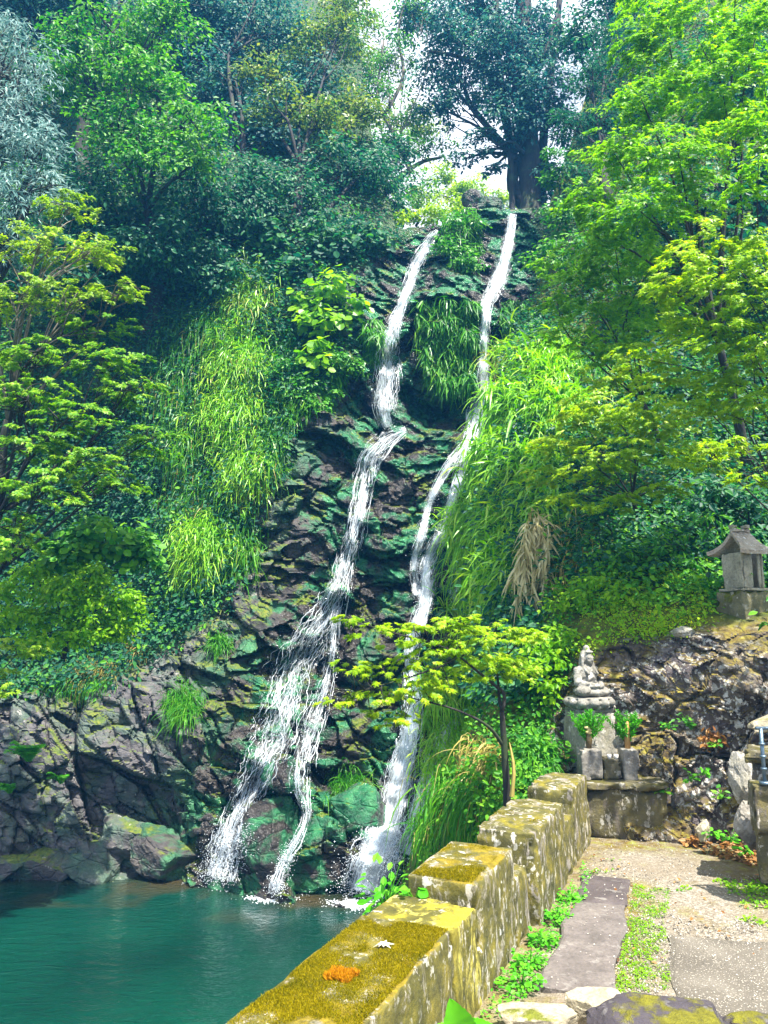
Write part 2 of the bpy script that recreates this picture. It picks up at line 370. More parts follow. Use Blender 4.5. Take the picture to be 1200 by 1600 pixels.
# ------------------------------------------------------------------ terrain fields
def rbf(ctrl, lam=1e-4):
    c = np.array(ctrl, float); X = c[:, :2]/500.0; y = c[:, 2]; n = len(c)
    def ph(r): return np.where(r > 1e-9, r*r*np.log(np.maximum(r, 1e-9)), 0)
    K = ph(np.linalg.norm(X[:, None]-X[None], axis=-1))+lam*np.eye(n)
    Q = np.concatenate([np.ones((n, 1)), X], 1)
    A = np.block([[K, Q], [Q.T, np.zeros((3, 3))]]); w = np.linalg.solve(A, np.concatenate([y, np.zeros(3)]))
    def f(px, py):
        sh = np.broadcast(px, py).shape
        Z = np.stack([np.broadcast_to(px, sh).ravel(), np.broadcast_to(py, sh).ravel()], -1)/500.0
        o = np.empty(len(Z))
        for i in range(0, len(Z), 40000):
            z = Z[i:i+40000]; o[i:i+40000] = ph(np.linalg.norm(z[:, None]-X[None], axis=-1))@w[:n]+w[n]+z@w[n+1:]
        return o.reshape(sh)
    return f
CA = [(-500,1380,11),(0,1375,11.2),(200,1370,11.2),(330,1375,11.0),(430,1400,10.7),(560,1410,10.6),(700,1420,10.4),(900,1420,10.0),
 (-500,1500,10.5),(0,1500,10.6),(350,1500,10.5),(700,1500,10.2),(-500,1200,12),(0,1200,11.9),(120,1200,11.7),(250,1200,11.5),(350,1230,11.3),
 (450,1250,11.1),(550,1250,11.3),(640,1250,11.1),(0,1080,12.6),(180,1075,12.2),(300,1060,12.1),(450,1100,11.8),(560,1100,12.0),(650,1100,11.8),
 (0,950,14),(200,950,13.6),(350,950,12.9),(500,950,12.5),(600,950,12.9),(700,950,12.5),(0,800,14.5),(250,800,14),(400,800,13.4),(550,800,13.3),
 (650,800,13.4),(740,800,13.1),(450,680,13.6),(600,680,14.2),(720,680,14.2),(300,650,14.3),(0,600,15),(560,600,14.3),(610,600,15.0),(700,600,14.8),
 (780,600,15),(690,640,15.2),(560,450,15.0),(640,450,15.6),(700,450,15.2),(790,450,15.8),(850,450,15.8),(400,450,15),(200,450,15.5),(0,400,16),
 (560,370,16),(670,365,17),(720,350,16.6),(800,335,17),(860,330,17),(400,250,17),(200,200,18),(0,150,18),(500,200,19),(500,0,23),(250,0,21),
 (0,-100,20),(-500,600,14),(-500,0,17),(500,-300,28),(0,-300,24),(900,600,15.5),(900,900,13.5),(900,1200,11.5)]
CB = [(917,1310,6.12),(1000,1310,6.0),(1100,1312,5.9),(1160,1330,5.6),(1200,1350,5.35),(1300,1400,4.8),(1500,1450,4.3),(1750,1500,3.8),
 (917,1450,6.1),(1000,1450,5.95),(1200,1450,5.2),(880,1210,6.45),(800,1250,6.2),(740,1290,6.7),(700,1300,7.3),(660,1330,8.3),(620,1400,9.9),(580,1450,10.8),
 (850,1300,6.2),(800,1400,5.9),(700,1450,7.5),(740,1380,6.8),(660,1230,8.5),(700,1180,7.9),(760,1150,7.3),(830,1120,7.0),(880,1100,6.8),
 (950,1150,6.55),(1050,1150,6.25),(1150,1150,5.95),(1200,1150,5.8),(1350,1150,5.3),(900,1010,6.9),(1000,1000,6.6),(1100,980,6.4),(1180,965,6.3),(1350,950,5.8),
 (900,930,7.8),(1000,920,7.4),(1100,910,7.1),(1180,930,6.75),(1350,880,7),(680,1030,10.2),(760,1030,8.8),(820,1000,8.2),
 (720,900,11.2),(780,900,10),(850,850,9.2),(950,800,8.8),(1100,800,8.5),(1300,780,8.3),(730,760,12.2),(800,700,11.6),(900,650,11),(1050,650,10.5),(1250,600,10),
 (780,560,13.6),(850,520,13.5),(950,480,13),(1100,450,12.5),(1300,400,12),(840,420,16),(900,350,16),(1000,250,16),(1200,150,15.5),
 (880,200,18.5),(950,50,19),(1200,-100,18),(1000,-300,22),(1750,0,13),(1750,600,9),(1750,1000,6),
 (620,1030,12.8),(600,1200,11.9),(640,760,14.5),(700,560,16.2),(740,420,18),(760,300,19.5),(700,100,24),(620,1300,9.6)]
fA, fB = rbf(CA), rbf(CB)
def inpoly(poly, x, y):
    poly = np.array(poly, float); r = np.zeros(np.broadcast(x, y).shape, bool)
    for (x0, y0), (x1, y1) in zip(poly, np.roll(poly, -1, 0)):
        c = ((y0 > y) != (y1 > y)) & (x < (x1-x0)*(y-y0)/((y1-y0) if y1 != y0 else 1e-9)+x0); r ^= c
    return r
def segdist(pl, x, y):
    d = np.full(np.broadcast(x, y).shape, 1e9); pl = np.array(pl, float)
    for a, b in zip(pl[:-1], pl[1:]):
        ab = b-a; t = np.clip(((x-a[0])*ab[0]+(y-a[1])*ab[1])/(ab@ab+1e-9), 0, 1)
        d = np.minimum(d, np.hypot(x-a[0]-t*ab[0], y-a[1]-t*ab[1]))
    return d
ROCKPOLY = [(-500,1090),(0,1085),(150,1072),(235,1040),(330,965),(385,860),(400,800),(440,715),(455,640),(530,590),(548,540),(550,430),(590,400),(640,372),(690,330),
 (760,300),(835,330),(850,480),(800,520),(800,640),(770,720),(760,900),(730,1000),(740,1130),(690,1250),(660,1420),(660,1520),(-500,1520)]
def softmask(poly, x, y, w=18):
    i = inpoly(poly, x, y); pl = list(poly)+[poly[0]]; d = segdist(pl, x, y)
    return np.clip(.5+np.where(i, d, -d)/(2*w), 0, 1)
# the courses the water takes, as photo positions with half widths (photo pixels)
FALL_A = [[(684,360,7),(668,382,11),(652,410,14),(641,440,12),(627,480,12),(614,515,16),(606,555,24),(603,600,28),(600,640,24),(604,668,18)],
          [(634,670,8),(606,686,20),(580,715,24),(568,760,21),(557,815,19),(545,860,22),(530,915,26),(512,955,32),(484,1000,36),(458,1050,42),(444,1100,46),(428,1150,44),(408,1195,36),(386,1240,28),(366,1290,30),(352,1330,34),(340,1372,36)],
          [(525,945,12),(520,1000,12),(512,1060,14),(496,1110,22),(480,1160,22),(470,1205,20),(472,1240,16),(478,1275,9),(466,1310,9),(446,1345,10),(430,1392,15)]]
FALL_B = [[(800,334,9),(796,368,10),(790,405,13),(774,448,17),(760,478,11),(758,520,10),(757,575,12),(760,615,22),(748,648,28),(736,690,16),(722,735,14),(706,785,12),(690,835,14),(668,880,16),(664,940,16),(650,985,14),(642,1040,14),(646,1075,14)],
          [(642,1045,16),(645,1100,18),(638,1155,22),(622,1225,28),(604,1295,38),(582,1350,42),(568,1394,44)],
          [(730,690,10),(696,735,10),(672,785,9),(660,830,10),(648,880,9),(652,930,10)],
          [(700,800,8),(722,850,9),(716,900,12),(712,940,12)],
          [(712,1125,16),(690,1170,24),(668,1230,24),(650,1290,20),(636,1335,16)]]
WETD = None
def wetness(px, py):
    d = np.full(np.broadcast(px, py).shape, 1e9)
    for pl in FALL_A+FALL_B:
        d = np.minimum(d, segdist([(a, b) for a, b, _ in pl], px, py))
    return np.clip(1.25-d/130.0, 0, 1)
th = math.radians(-40)
MS1 = np.array([[math.cos(th), 0, math.sin(th)], [0, 1, 0], [-math.sin(th)*2.3, 0, math.cos(th)*2.3]]).T
MS2 = np.array([[math.cos(-.35), 0, math.sin(-.35)], [0, 1, 0], [-math.sin(-.35)*2.0, 0, math.cos(-.35)*2.0]]).T
# --- sheet A: the cliff
pxA = np.concatenate([np.arange(-500, -20, 12.), np.arange(-20, 870, 2.5), np.arange(870, 961, 8.)])
pyA = np.concatenate([np.arange(-300, 290, 14.), np.arange(290, 1440, 2.5), np.arange(1440, 1521, 8.)])
GX, GY = np.meshgrid(pxA, pyA)
CREST = np.interp(pxA, [-500, 480, 540, 575, 620, 690, 725, 745, 765, 790, 815, 850, 960], [-300, -300, -120, 180, 356, 352, 328, 305, 306, 328, 326, 322, 320])
GYc = np.maximum(GY, CREST[None])
DA0 = fA(GX, GYc)
Pb = P(GX, GYc, DA0).reshape(-1, 3)
rockA = np.clip(softmask(ROCKPOLY, GX, GYc)+.25*fbm(Pb*1.3, 5, 3).reshape(GX.shape), 0, 1)
wetA = wetness(GX, GYc)
f1, e1 = facets(Pb+.18*np.stack([fbm(Pb*.8, 31, 2), 0*Pb[:, 0], fbm(Pb*.8, 33, 2)], -1), 1.9, 11, MS1, .9)
f2, e2 = facets(Pb, .75, 21, MS1, 1.0); f3, e3 = facets(Pb, .24, 41, MS2, 1.2)
left = np.clip((420-GX)/200, 0, 1).ravel()
Pw = Pb+.35*np.stack([fbm(Pb*.9, 131, 3), fbm(Pb*.9, 132, 3), fbm(Pb*.9, 133, 3)], -1)
h1, q1_ = facets(Pw, 1.30, 211, MS2, 1.2); h2, q2_ = facets(Pw, .55, 221, MS2, 1.3)
ra = .34*f1+.13*f2+.05*f3-.10*np.clip(1-e1/.08, 0, 1)-.05*np.clip(1-e2/.10, 0, 1)
rb = .26*h1+.17*h2+.04*f3-.10*np.clip(1-q1_/.10, 0, 1)-.06*np.clip(1-q2_/.12, 0, 1)
rd = ra*left+rb*(1-left)+.12*fbm(Pb*1.0, 61, 5)
vd = .30*fbm(Pb*.7, 71, 4)
DA = DA0-((rd*rockA.ravel()+vd*(1-rockA.ravel())).reshape(GX.shape))
# the hollow behind the upper fall and under the mat of ferns, the plunge ledge below it
DA += .55*np.exp(-((GX-690)/60)**2-((GYc-640)/22)**2)
over = np.maximum(CREST[None]-GY, 0)
VA = P(GX, GYc, DA); VA[..., 1] += over*.05; VA[..., 0] += over*.05*ray(GX, GYc)[..., 0]; VA[..., 2] += over*.004+.1*(over > 0)*fbm(np.stack([GX*.02, over*.02, 0*GX], -1).reshape(-1, 3), 3, 2).reshape(GX.shape)
nr, nc = GX.shape
ii = np.arange(nr-1)[:, None]*nc+np.arange(nc-1)[None]
QA = np.stack([ii, ii+nc, ii+nc+1, ii+1], -1).reshape(-1, 4)
paleA = np.clip(np.clip((330-GX)/90, 0, 1)+.35*fbm(Pb*.6, 91, 2).reshape(GX.shape), 0, 1)*(1-wetA*.8)
o = mesh('cliff', VA.reshape(-1, 3), QA, ROCK, smooth=False, attrs={'rock': rockA.ravel(), 'wet': wetA.ravel(), 'pale': paleA.ravel()}); tag(o, kind='structure')
def bil(xs, ys, G, px, py):
    i = np.clip(np.searchsorted(xs, px)-1, 0, len(xs)-2); j = np.clip(np.searchsorted(ys, py)-1, 0, len(ys)-2)
    a = np.clip((px-xs[i])/(xs[i+1]-xs[i]), 0, 1); b = np.clip((py-ys[j])/(ys[j+1]-ys[j]), 0, 1)
    return G[j, i]*(1-a)*(1-b)+G[j, i+1]*a*(1-b)+G[j+1, i]*(1-a)*b+G[j+1, i+1]*a*b
def dA(px, py): return bil(pxA, pyA, DA, np.asarray(px, float), np.asarray(py, float))
# --- sheet B: the bank beside the path
LB = ([-300, 0, 200, 330, 480, 600, 690, 760, 900, 1030, 1130, 1200, 1260, 1330, 1450], [1000, 960, 900, 855, 808, 784, 762, 744, 750, 752, 742, 706, 674, 646, 596])
sB = np.concatenate([np.linspace(0, .62, 300), np.linspace(.625, 1, 60)]); pyB = np.concatenate([np.arange(-300, 780, 10.), np.arange(780, 1460, 2.5)])
HY = np.repeat(pyB[:, None], len(sB), 1); lb = np.interp(pyB, *LB)[:, None]; HX = lb+sB[None]*(1750-lb)
DB0 = fB(HX, HY); Qb = P(HX, HY, DB0).reshape(-1, 3)
BROCK = [(880,1330),(860,1120),(900,1030),(960,1010),(1040,985),(1120,965),(1750,930),(1750,1600),(880,1600)]
rockB = np.clip(softmask(BROCK, HX, HY, 22)+.3*fbm(Qb*2, 7, 3).reshape(HX.shape), 0, 1)
Qw = Qb+.16*np.stack([fbm(Qb*2.2, 141, 3), fbm(Qb*2.2, 142, 3), fbm(Qb*2.2, 143, 3)], -1); g1, k1 = facets(Qw, .55, 111, None, 1.2); g2, k2 = facets(Qw, .24, 121, MS2, 1.3); g3, _ = facets(Qw, .10, 131, None, 1.3)
bd = .055*g1+.035*g2+.015*g3+.03*fbm(Qb*9, 163, 4)+.05*fbm(Qb*3.1, 164, 3)-.06*np.clip(1-k1/.10, 0, 1)+.05*fbm(Qb*2.2, 161, 4)
bv = .16*fbm(Qb*.9, 171, 4)
DB0 = DB0+2.2*np.clip(1-(HX-lb)/34, 0, 1)**2*np.clip((HY-300)/200, 0, 1)*np.clip((1420-HY)/120, .15, 1)
DB = DB0-((bd*rockB.ravel()+bv*(1-rockB.ravel())).reshape(HX.shape))*np.clip(DB0/7, .5, 1.6)
nr, nc = HX.shape; ii = np.arange(nr-1)[:, None]*nc+np.arange(nc-1)[None]
QB = np.stack([ii, ii+nc, ii+nc+1, ii+1], -1).reshape(-1, 4)
o = mesh('hillside', P(HX, HY, DB).reshape(-1, 3), QB, BANK, attrs={'rock': rockB.ravel()}); tag(o, kind='structure')
def dB(px, py):
    px = np.asarray(px, float); py = np.asarray(py, float); l = np.interp(py, *LB)
    return bil(sB, pyB, DB, (px-l)/(1750-l), py)
def surf(px, py):
    """nearest of the two slopes"""
    px = np.asarray(px, float); py = np.asarray(py, float)
    l = np.interp(py, *LB); b = np.where(px > l, dB(px, py), 1e9); a = np.where(px < 955, dA(px, py), 1e9)
    return np.minimum(a, b)
# ------------------------------------------------------------------ pool, ground, path
WZ = -2.0
def G(px, py, z=0.0):
    r = ray(px, py); return r*((z-CH)/r[..., 2])[..., None]+CAMZ
TH = math.atan2(.415, .910); DIR = np.array([.415, .910, 0]); RGT = np.array([.910, -.415, 0]); W0 = np.array([.2755, 3.185, 0])
def wl(s, lat, z): return W0+DIR*s+RGT*lat+np.array([0, 0, z])
gx = np.linspace(-14, 3, 180); gy = np.linspace(-5, 13.5, 180); X, Y = np.meshgrid(gx, gy)
Vw = np.stack([X, Y, np.full_like(X, WZ)], -1).reshape(-1, 3); ii = np.arange(179)[:, None]*180+np.arange(179)[None]
QW = np.stack([ii, ii+1, ii+181, ii+180], -1).reshape(-1, 4)
# shallow margin: distance to the shore line of the cliff
shp = np.array([-14.]+[]); spx = np.linspace(-500, 900, 120); sp = G(spx, np.interp(spx, [-500, 0, 200, 330, 430, 560, 700, 900], [1372, 1372, 1368, 1375, 1398, 1408, 1420, 1450]), WZ)
dsh = np.full(len(Vw), 1e9)
for a in sp: dsh = np.minimum(dsh, np.hypot(Vw[:, 0]-a[0], Vw[:, 1]-a[1]))
shal = np.clip(1-dsh/.9, 0, 1)*.8+np.clip(fbm(Vw*2, 5, 3), -.3, .3)*(dsh < 1.2)
imp = G(np.array([335., 425., 560.]), np.array([1376., 1402., 1408.]), WZ); churn = sum(np.exp(-((Vw[:, 0]-q[0])**2+(Vw[:, 1]-q[1])**2)/1.1**2) for q in imp).clip(0, 1)
tag(mesh('water', Vw, QW, POOL, attrs={'shallow': np.clip(shal, 0, 1), 'churn': churn}), kind='structure')
m = N('valley_soil'); gm = m.pbr(m.ramp(m.noise(.4, 6), [(.3, (.02, .03, .01)), (.7, (.06, .08, .03))]), .9)
tag(mesh('ground', [(-600, -600, -2.7), (600, -600, -2.7), (600, 700, -2.7), (-600, 700, -2.7)], np.array([[0, 1, 2, 3]]), gm), kind='structure')
def path_mat():
    m = N('path_gravel'); s = m.voro(95, 'F1', 'Color'); sp_ = m.n('SeparateColor'); m.set(sp_.inputs[0], s)
    c = m.ramp(sp_.outputs[0], [(.1, (.15, .13, .10)), (.45, (.215, .19, .15)), (.75, (.28, .25, .205)), (.95, (.40, .37, .31))])
    c = m.mix(m.ramp(m.noise(2.2, 6, .6), [(.35, .75), (.62, 0.)]), c, (.20, .16, .11))
    mo = m.ramp(m.noise(3.2, 7, .65), [(.56, 0.), (.63, 1.)]); far = m.attr('edge')
    mm = m.math('ADD', m.math('MULTIPLY', mo, .55), far, clamp=True)
    c = m.mix(m.math('MULTIPLY', mm, m.ramp(m.noise(11, 5), [(.35, .35), (.6, 1.)])), c, m.ramp(m.noise(14, 6), [(.3, (.07, .045, .012)), (.5, (.16, .115, .02)), (.7, (.22, .26, .03))]))
    h = m.math('ADD', m.noise(60, 5, .7), m.math('MULTIPLY', m.voro(95), -.7))
    return m.pbr(c, .9, m.bump(h, .010), .2)
s_ = np.arange(-5, 4.2, .035); l_ = np.concatenate([np.arange(-.25, 3.6, .035), np.arange(3.6, 9, .2)]); S, L = np.meshgrid(s_, l_)
Vg = W0[None]+DIR[None]*S.ravel()[:, None]+RGT[None]*L.ravel()[:, None]
Vg[:, 2] = .012*fbm(Vg*1.7, 3, 4)+.004*fbm(Vg*14, 9, 2)-.006
ns = len(s_); ii = np.arange(len(l_)-1)[:, None]*ns+np.arange(ns-1)[None]
Qg = np.stack([ii, ii+ns, ii+ns+1, ii+1], -1).reshape(-1, 4)[:, ::-1]
g0, g1_ = G(985, 1380), G(960, 1590)
edg = np.clip(1.1-segdist([(0.98, 2.6), tuple(g1_[:2]), tuple(g0[:2]), tuple(G(1000, 1385)[:2])], Vg[:, 0], Vg[:, 1])/.16, 0, 1)*.9
edg = np.maximum(edg, np.clip(1-segdist([tuple(G(a, b)[:2]) for a, b in ((930, 1312), (1000, 1312), (1100, 1322), (1160, 1345), (1230, 1395), (1300, 1460))], Vg[:, 0], Vg[:, 1])/.42, 0, 1))
edg = np.maximum(edg, np.clip(1.1-np.abs(L.ravel()-.06)/.16, 0, 1)*.8)
tag(mesh('path', Vg, Qg, path_mat(), attrs={'edge': edg}), kind='structure')
# paving slabs and the concrete pad: thin plates bedded in the gravel
def plate(name, corners, z0, z1, mat, label, cat, seed, amp=.006, nsub=26, group=None):
    c = [np.array([*G(a, b)[:2], 0]) for a, b in corners]
    u, w = np.meshgrid(np.linspace(0, 1, nsub), np.linspace(0, 1, nsub), indexing='ij')
    top = (c[0][None, None]*((1-u)*(1-w))[..., None]+c[1][None, None]*(u*(1-w))[..., None]+c[2][None, None]*(u*w)[..., None]+c[3][None, None]*((1-u)*w)[..., None]).reshape(-1, 3)
    e = np.minimum(np.minimum(u, 1-u), np.minimum(w, 1-w)).ravel()
    jit = np.stack([fbm(top*4+seed, seed, 3), fbm(top*4+seed, seed+5, 3)], -1)*.022
    top[:, :2] += jit
    top[:, 2] = z1+amp*fbm(top*3.5, seed, 4)-.012*np.clip(1-e*nsub/1.2, 0, 1)
    bot = top.copy(); bot[:, 2] = z0; n = nsub*nsub
    i = (np.arange(nsub-1)[:, None]*nsub+np.arange(nsub-1)[None]).ravel(); q = np.stack([i, i+nsub, i+nsub+1, i+1], -1)
    ring = np.concatenate([np.arange(nsub-1)*nsub, (nsub-1)*nsub+np.arange(nsub-1), np.arange(nsub-1, 0, -1)*nsub+nsub-1, np.arange(nsub-1, 0, -1)])
    r2 = np.roll(ring, -1)
    side = np.stack([r2, ring, ring+n, r2+n], -1)
    o = mesh(name, np.concatenate([top, bot]), [np.concatenate([q, side[:, ::-1], q[:, ::-1]+n])], mat, smooth=False, loc=c[0]); return tag(o, label, cat, group)
plate('paving_slab', [(838, 1548), (955, 1563), (978, 1421), (903, 1414)], -.05, .028, ST_SLAB, 'long grey brown stone slab lying nearer the loose rocks, beside the parapet', 'paving slab', 3)
plate('paving_slab', [(900, 1411), (979, 1418), (987, 1378), (909, 1368)], -.05, .022, ST_SLABD, 'shorter darker stone slab lying beyond the long slab on the gravel path', 'paving slab', 8)
cm_ = N('worn_concrete'); sp2 = cm_.voro(70, 'F1'); cc = cm_.ramp(cm_.noise(3.5, 7, .6), [(.3, (.085, .075, .06)), (.6, (.13, .115, .093)), (.8, (.19, .17, .14))])
cc = cm_.mix(cm_.ramp(cm_.noise(130, 2), [(.62, 0.), (.68, .9)]), cc, (.55, .5, .42)); PADM = cm_.pbr(cc, .9, cm_.bump(cm_.noise(80, 5), .006), .2)
plate('concrete_pad', [(1060, 1640), (1420, 1640), (1300, 1478), (1042, 1462)], -.05, .016, PADM, 'flat grey concrete patch on the open side of the mossy strip', 'concrete pad', 15, .004, 34)
# loose gravel grains
OCT = (np.array([(1, 0, 0), (-1, 0, 0), (0, 1, 0), (0, -1, 0), (0, 0, 1), (0, 0, -1)], float), [np.array([(0, 2, 4), (2, 1, 4), (1, 3, 4), (3, 0, 4), (2, 0, 5), (1, 2, 5), (3, 1, 5), (0, 3, 5)])])
def rand_axes(n):
    a = nrm(R.normal(size=(n, 3))); b = nrm(np.cross(a, R.normal(size=(n, 3)))); return a, b, np.cross(a, b)
n = 9000; gp = G(R.uniform(915, 1230, n), 1312+R.power(1.4, n)*290); ok = fbm(gp*2.2, 77, 3) > -.35; gp = gp[ok]; gp[:, 2] = .002; n = len(gp)
gmat = N('gravel_grain'); GR = gmat.pbr(gmat.ramp(gmat.geo.outputs['Random Per Island'], [(0, (.12, .10, .08)), (.4, (.24, .21, .17)), (.8, (.36, .33, .27)), (1, (.55, .52, .46))]), .85)
tag(mesh('gravel', *inst(OCT, gp, *rand_axes(n), R.uniform(.003, .0075, n)[:, None]*np.array([[1, .8, .6]])), GR), kind='stuff')
# ------------------------------------------------------------------ parapet
PAR = empty('stone_parapet', tuple(wl(0, -.18, 0)), 'mossy stepped stone parapet with raised blocks between the pool and the path', 'parapet')
RZ = -TH
def pblk(name, s0, s1, width, z0, z1, lat, mat, seed, batter=.02, label=None, amp=.0045, parent=PAR, n=None):
    c = wl((s0+s1)/2, lat-width/2, (z0+z1)/2); ln = s1-s0
    n = n or (16, max(10, int(ln/.025)), 16)
    V, Fs = block((0, 0, 0), (width, ln, z1-z0), 0, .009, amp, n, seed, batter)
    ca, sa = math.cos(RZ), math.sin(RZ); V = V@np.array([[ca, sa, 0], [-sa, ca, 0], [0, 0, 1]])+c
    o = mesh(name, V, Fs, mat, parent, smooth=True)
    if label: o['label'] = label
    return o
pblk('capstone', -4.2, -.004, .405, -.03, .395, 0, ST_MOSSY, 1, label='long near block covered in orange and green moss', n=(22, 110, 18))
pblk('capstone', 0, .322, .40, -.03, .385, .004, ST_YEL, 2, label='yellow lichen stained block with a joint across it')
pblk('capstone', .328, .937, .335, -.03, .469, .0, ST_MOSSY, 3, label='raised block with moss mat and pale bare corner', n=(20, 34, 22))
pblk('low_panel', .939, 1.238, .25, -.03, .31, .0, ST_CAP, 4)
pblk('capstone', 1.24, 2.06, .335, -.03, .472, .045, ST_CAP, 5, label='raised grey block with small moss tufts', n=(20, 40, 24))
pblk('low_panel', 2.062, 2.435, .25, -.03, .31, .03, ST_CAP, 6)
pblk('capstone', 2.437, 3.05, .32, -.03, .472, .03, ST_CAP, 7, label='farthest raised grey block next to the altar', n=(18, 30, 22))
pblk('retaining_wall', -4.2, 3.2, .34, -2.4, -.034, -.02, ST_ALTAR, 9, 0, n=(10, 90, 40), amp=.02)
def moss_fibres(s0, s1, l0, l1, z, n, dens, seed):
    s = R.uniform(s0, s1, n); l = R.uniform(l0, l1, n); p = W0+DIR*s[:, None]+RGT*l[:, None]; p[:, 2] = z
    k = fbm(p*5, seed, 4)+dens; p = p[k > 0]; kk = np.clip(k[k > 0]*2, .25, 1); n = len(p)
    TRI = (np.array([(-.16, 0, 0), (.16, 0, 0), (.05, .0, .7), (0, .25, 1.)]), [np.array([(0, 1, 2), (0, 2, 3)])])
    c = nrm(np.stack([R.normal(0, .5, n), R.normal(0, .5, n), np.ones(n)], -1)); a = nrm(np.cross(c, R.normal(size=(n, 3)))); b = np.cross(c, a)
    return inst(TRI, p, a, b, c, (R.uniform(.006, .013, n)*kk))
V, Fs = moss_fibres(-1.4, .0, -.395, -.02, .392, 120000, .62, 3); mesh('moss', V, Fs, LM['moss'], PAR)
V, Fs = moss_fibres(.345, .90, -.32, -.03, .468, 16000, .22, 5); mesh('moss', V, Fs, LM['moss'], PAR)
V, Fs = moss_fibres(1.30, 2.0, -.285, -.0, .471, 7000, -.30, 6); mesh('moss', V, Fs, LM['moss'], PAR)
# ------------------------------------------------------------------ boulders
def boulder(name, c, rad, seed, mat, label, cat='rock', group=None, sub=5, rz=0., rx=0., fac=.22, wet=0., attrs=True, pale=.6, rg=1.):
    V, Fs = ico(sub); U = V.copy(); sz = np.array(rad, float)
    rs = np.random.RandomState(seed); pn = nrm(rs.normal(size=(22, 3))); pd = rs.uniform(.70, 1.0, 22)
    r = np.minimum((pd[None]/np.maximum(U@pn.T, .05)).min(1), 1.16); f2, _ = facets(U+seed*3.3, .5, seed+50, None, 1.2)
    r = r*(1+fac*.35*fbm(U*1.7+seed, seed, 4)+rg*.05*f2+.012*fbm(U*9+seed, seed+3, 3))
    W = U*r[:, None]*sz
    a, b = math.cos(rx), math.sin(rx); W = np.stack([W[:, 0]*a-W[:, 2]*b, W[:, 1], W[:, 0]*b+W[:, 2]*a], -1)
    a, b = math.cos(rz), math.sin(rz); W = np.stack([W[:, 0]*a-W[:, 1]*b, W[:, 0]*b+W[:, 1]*a, W[:, 2]], -1)
    at = {'rock': np.ones(len(W)), 'wet': np.full(len(W), wet), 'pale': np.full(len(W), pale)} if attrs else None
    return tag(mesh(name, W+np.asarray(c), Fs, mat, attrs=at, loc=c), label, cat, group)
def shore_rock(px, py, D, rx, ry, seed, label, wet, tilt=0., pale=.6, dz=.0):
    k = pxm(D); boulder('boulder', P(px, py, D), (rx*k, rx*k*.8, ry*k), seed, ROCK, label, 'boulder', None, 5, R.uniform(-.4, .4), tilt, .2, wet, True, pale, .55)
shore_rock(497, 1350, 11.0, 58, 60, 3, 'big wet boulder with bright moss on its crown between two cascades', 1., -.25, 0.)
shore_rock(425, 1318, 11.1, 58, 64, 9, 'brown and green wet boulder under the lower white cascade', 1., .3, 0.)
shore_rock(560, 1268, 11.1, 50, 44, 14, 'dark wet boulder behind the mossy crowned boulder', 1., .1, 0.)
shore_rock(70, 1350, 11.55, 50, 28, 21, 'low purple grey rock at the waterline, near the pale ferns', .2, .05, .45)
shore_rock(150, 1344, 11.55, 54, 34, 27, 'blue grey block at the waterline below the slanting rock slabs', .2, -.1, .5)
shore_rock(196, 1312, 11.6, 46, 28, 31, 'tan topped rock above the waterline beside the green streaked rock', .1, -.35, .4)
shore_rock(255, 1336, 11.5, 56, 40, 36, 'green streaked rounded rock at the waterline left of the main cascade', .55, -.4, .4)
shore_rock(10, 1354, 11.4, 34, 20, 39, 'small dark rock at the edge of the pool, first along the bank', .2, .1, .4)
boulder('boulder', P(742, 318, 16.9), (.34, .30, .34), 71, ROCK, 'dark pointed boulder on the crest between the tops of the two cascades', 'boulder', None, 5, .3, 0, .2, .6, True, 0., .5)
boulder('boulder', P(770, 324, 17.1), (.36, .30, .22), 76, ROCK, 'low dark boulder on the crest beside the pointed boulder', 'boulder', None, 5, .1, 0, .2, .6, True, 0., .5)
shore_rock(445, 1215, 10.95, 30, 30, 44, 'round dark rock poking through the white water arch', 1., 0, 0.)
for (px, py, D, rx, ry, sd, mt, lb) in ((840, 1588, 3.22, 62, 26, 5, ST_PALE, 'pale mossy rounded rock at the end of the long slab, next to the parapet'),
        (932, 1572, 3.32, 52, 27, 12, ST_PALE, 'tan rounded rock between the mossy rock and the dark flat rock'),
        (1042, 1592, 3.12, 108, 40, 18, ST_DARK, 'dark flat purple black rock with moss around its rim'),
        (1190, 1600, 3.1, 50, 20, 25, ST_DARK, 'small mossy dark stone at the edge of the concrete patch')):
    k = pxm(D); g = G(px, py)
    boulder('rock', P(px, py, D)+np.array([0, 0, -.02]), (rx*k, rx*k*.62, ry*k), sd, mt, lb, 'rock', sub=5, fac=.07, attrs=False, rg=.45)
boulder('upright_stone', P(1163, 1222, 5.35), (.095, .07, .20), 33, ST_PILLAR, 'pale leaning upright stone slab beside the metal pipe', 'stone', sub=5, rx=.22, fac=.16, attrs=False)
boulder('upright_stone', P(1168, 1288, 5.3), (.085, .07, .17), 37, ST_GREY, 'blotched grey stone under the pale leaning slab', 'stone', sub=5, rx=.12, fac=.2, attrs=False)
boulder('rock', P(1098, 1297, 5.75), (.05, .05, .075), 41, ST_PALE, 'small pale wedge stone standing at the foot of the rock face', 'rock', sub=4, rx=-.5, attrs=False)
boulder('rock', P(1068, 988, 6.35), (.11, .09, .05), 45, ST_PILLAR, 'white topped stone on the mossy brow of the rock face', 'rock', sub=4, attrs=False)
boulder('rock', P(1200, 1128, 5.6), (.15, .10, .05), 49, ST_PALE, 'pale tan rock ledge stone above the stone shelf', 'rock', sub=4, rx=.3, attrs=False)
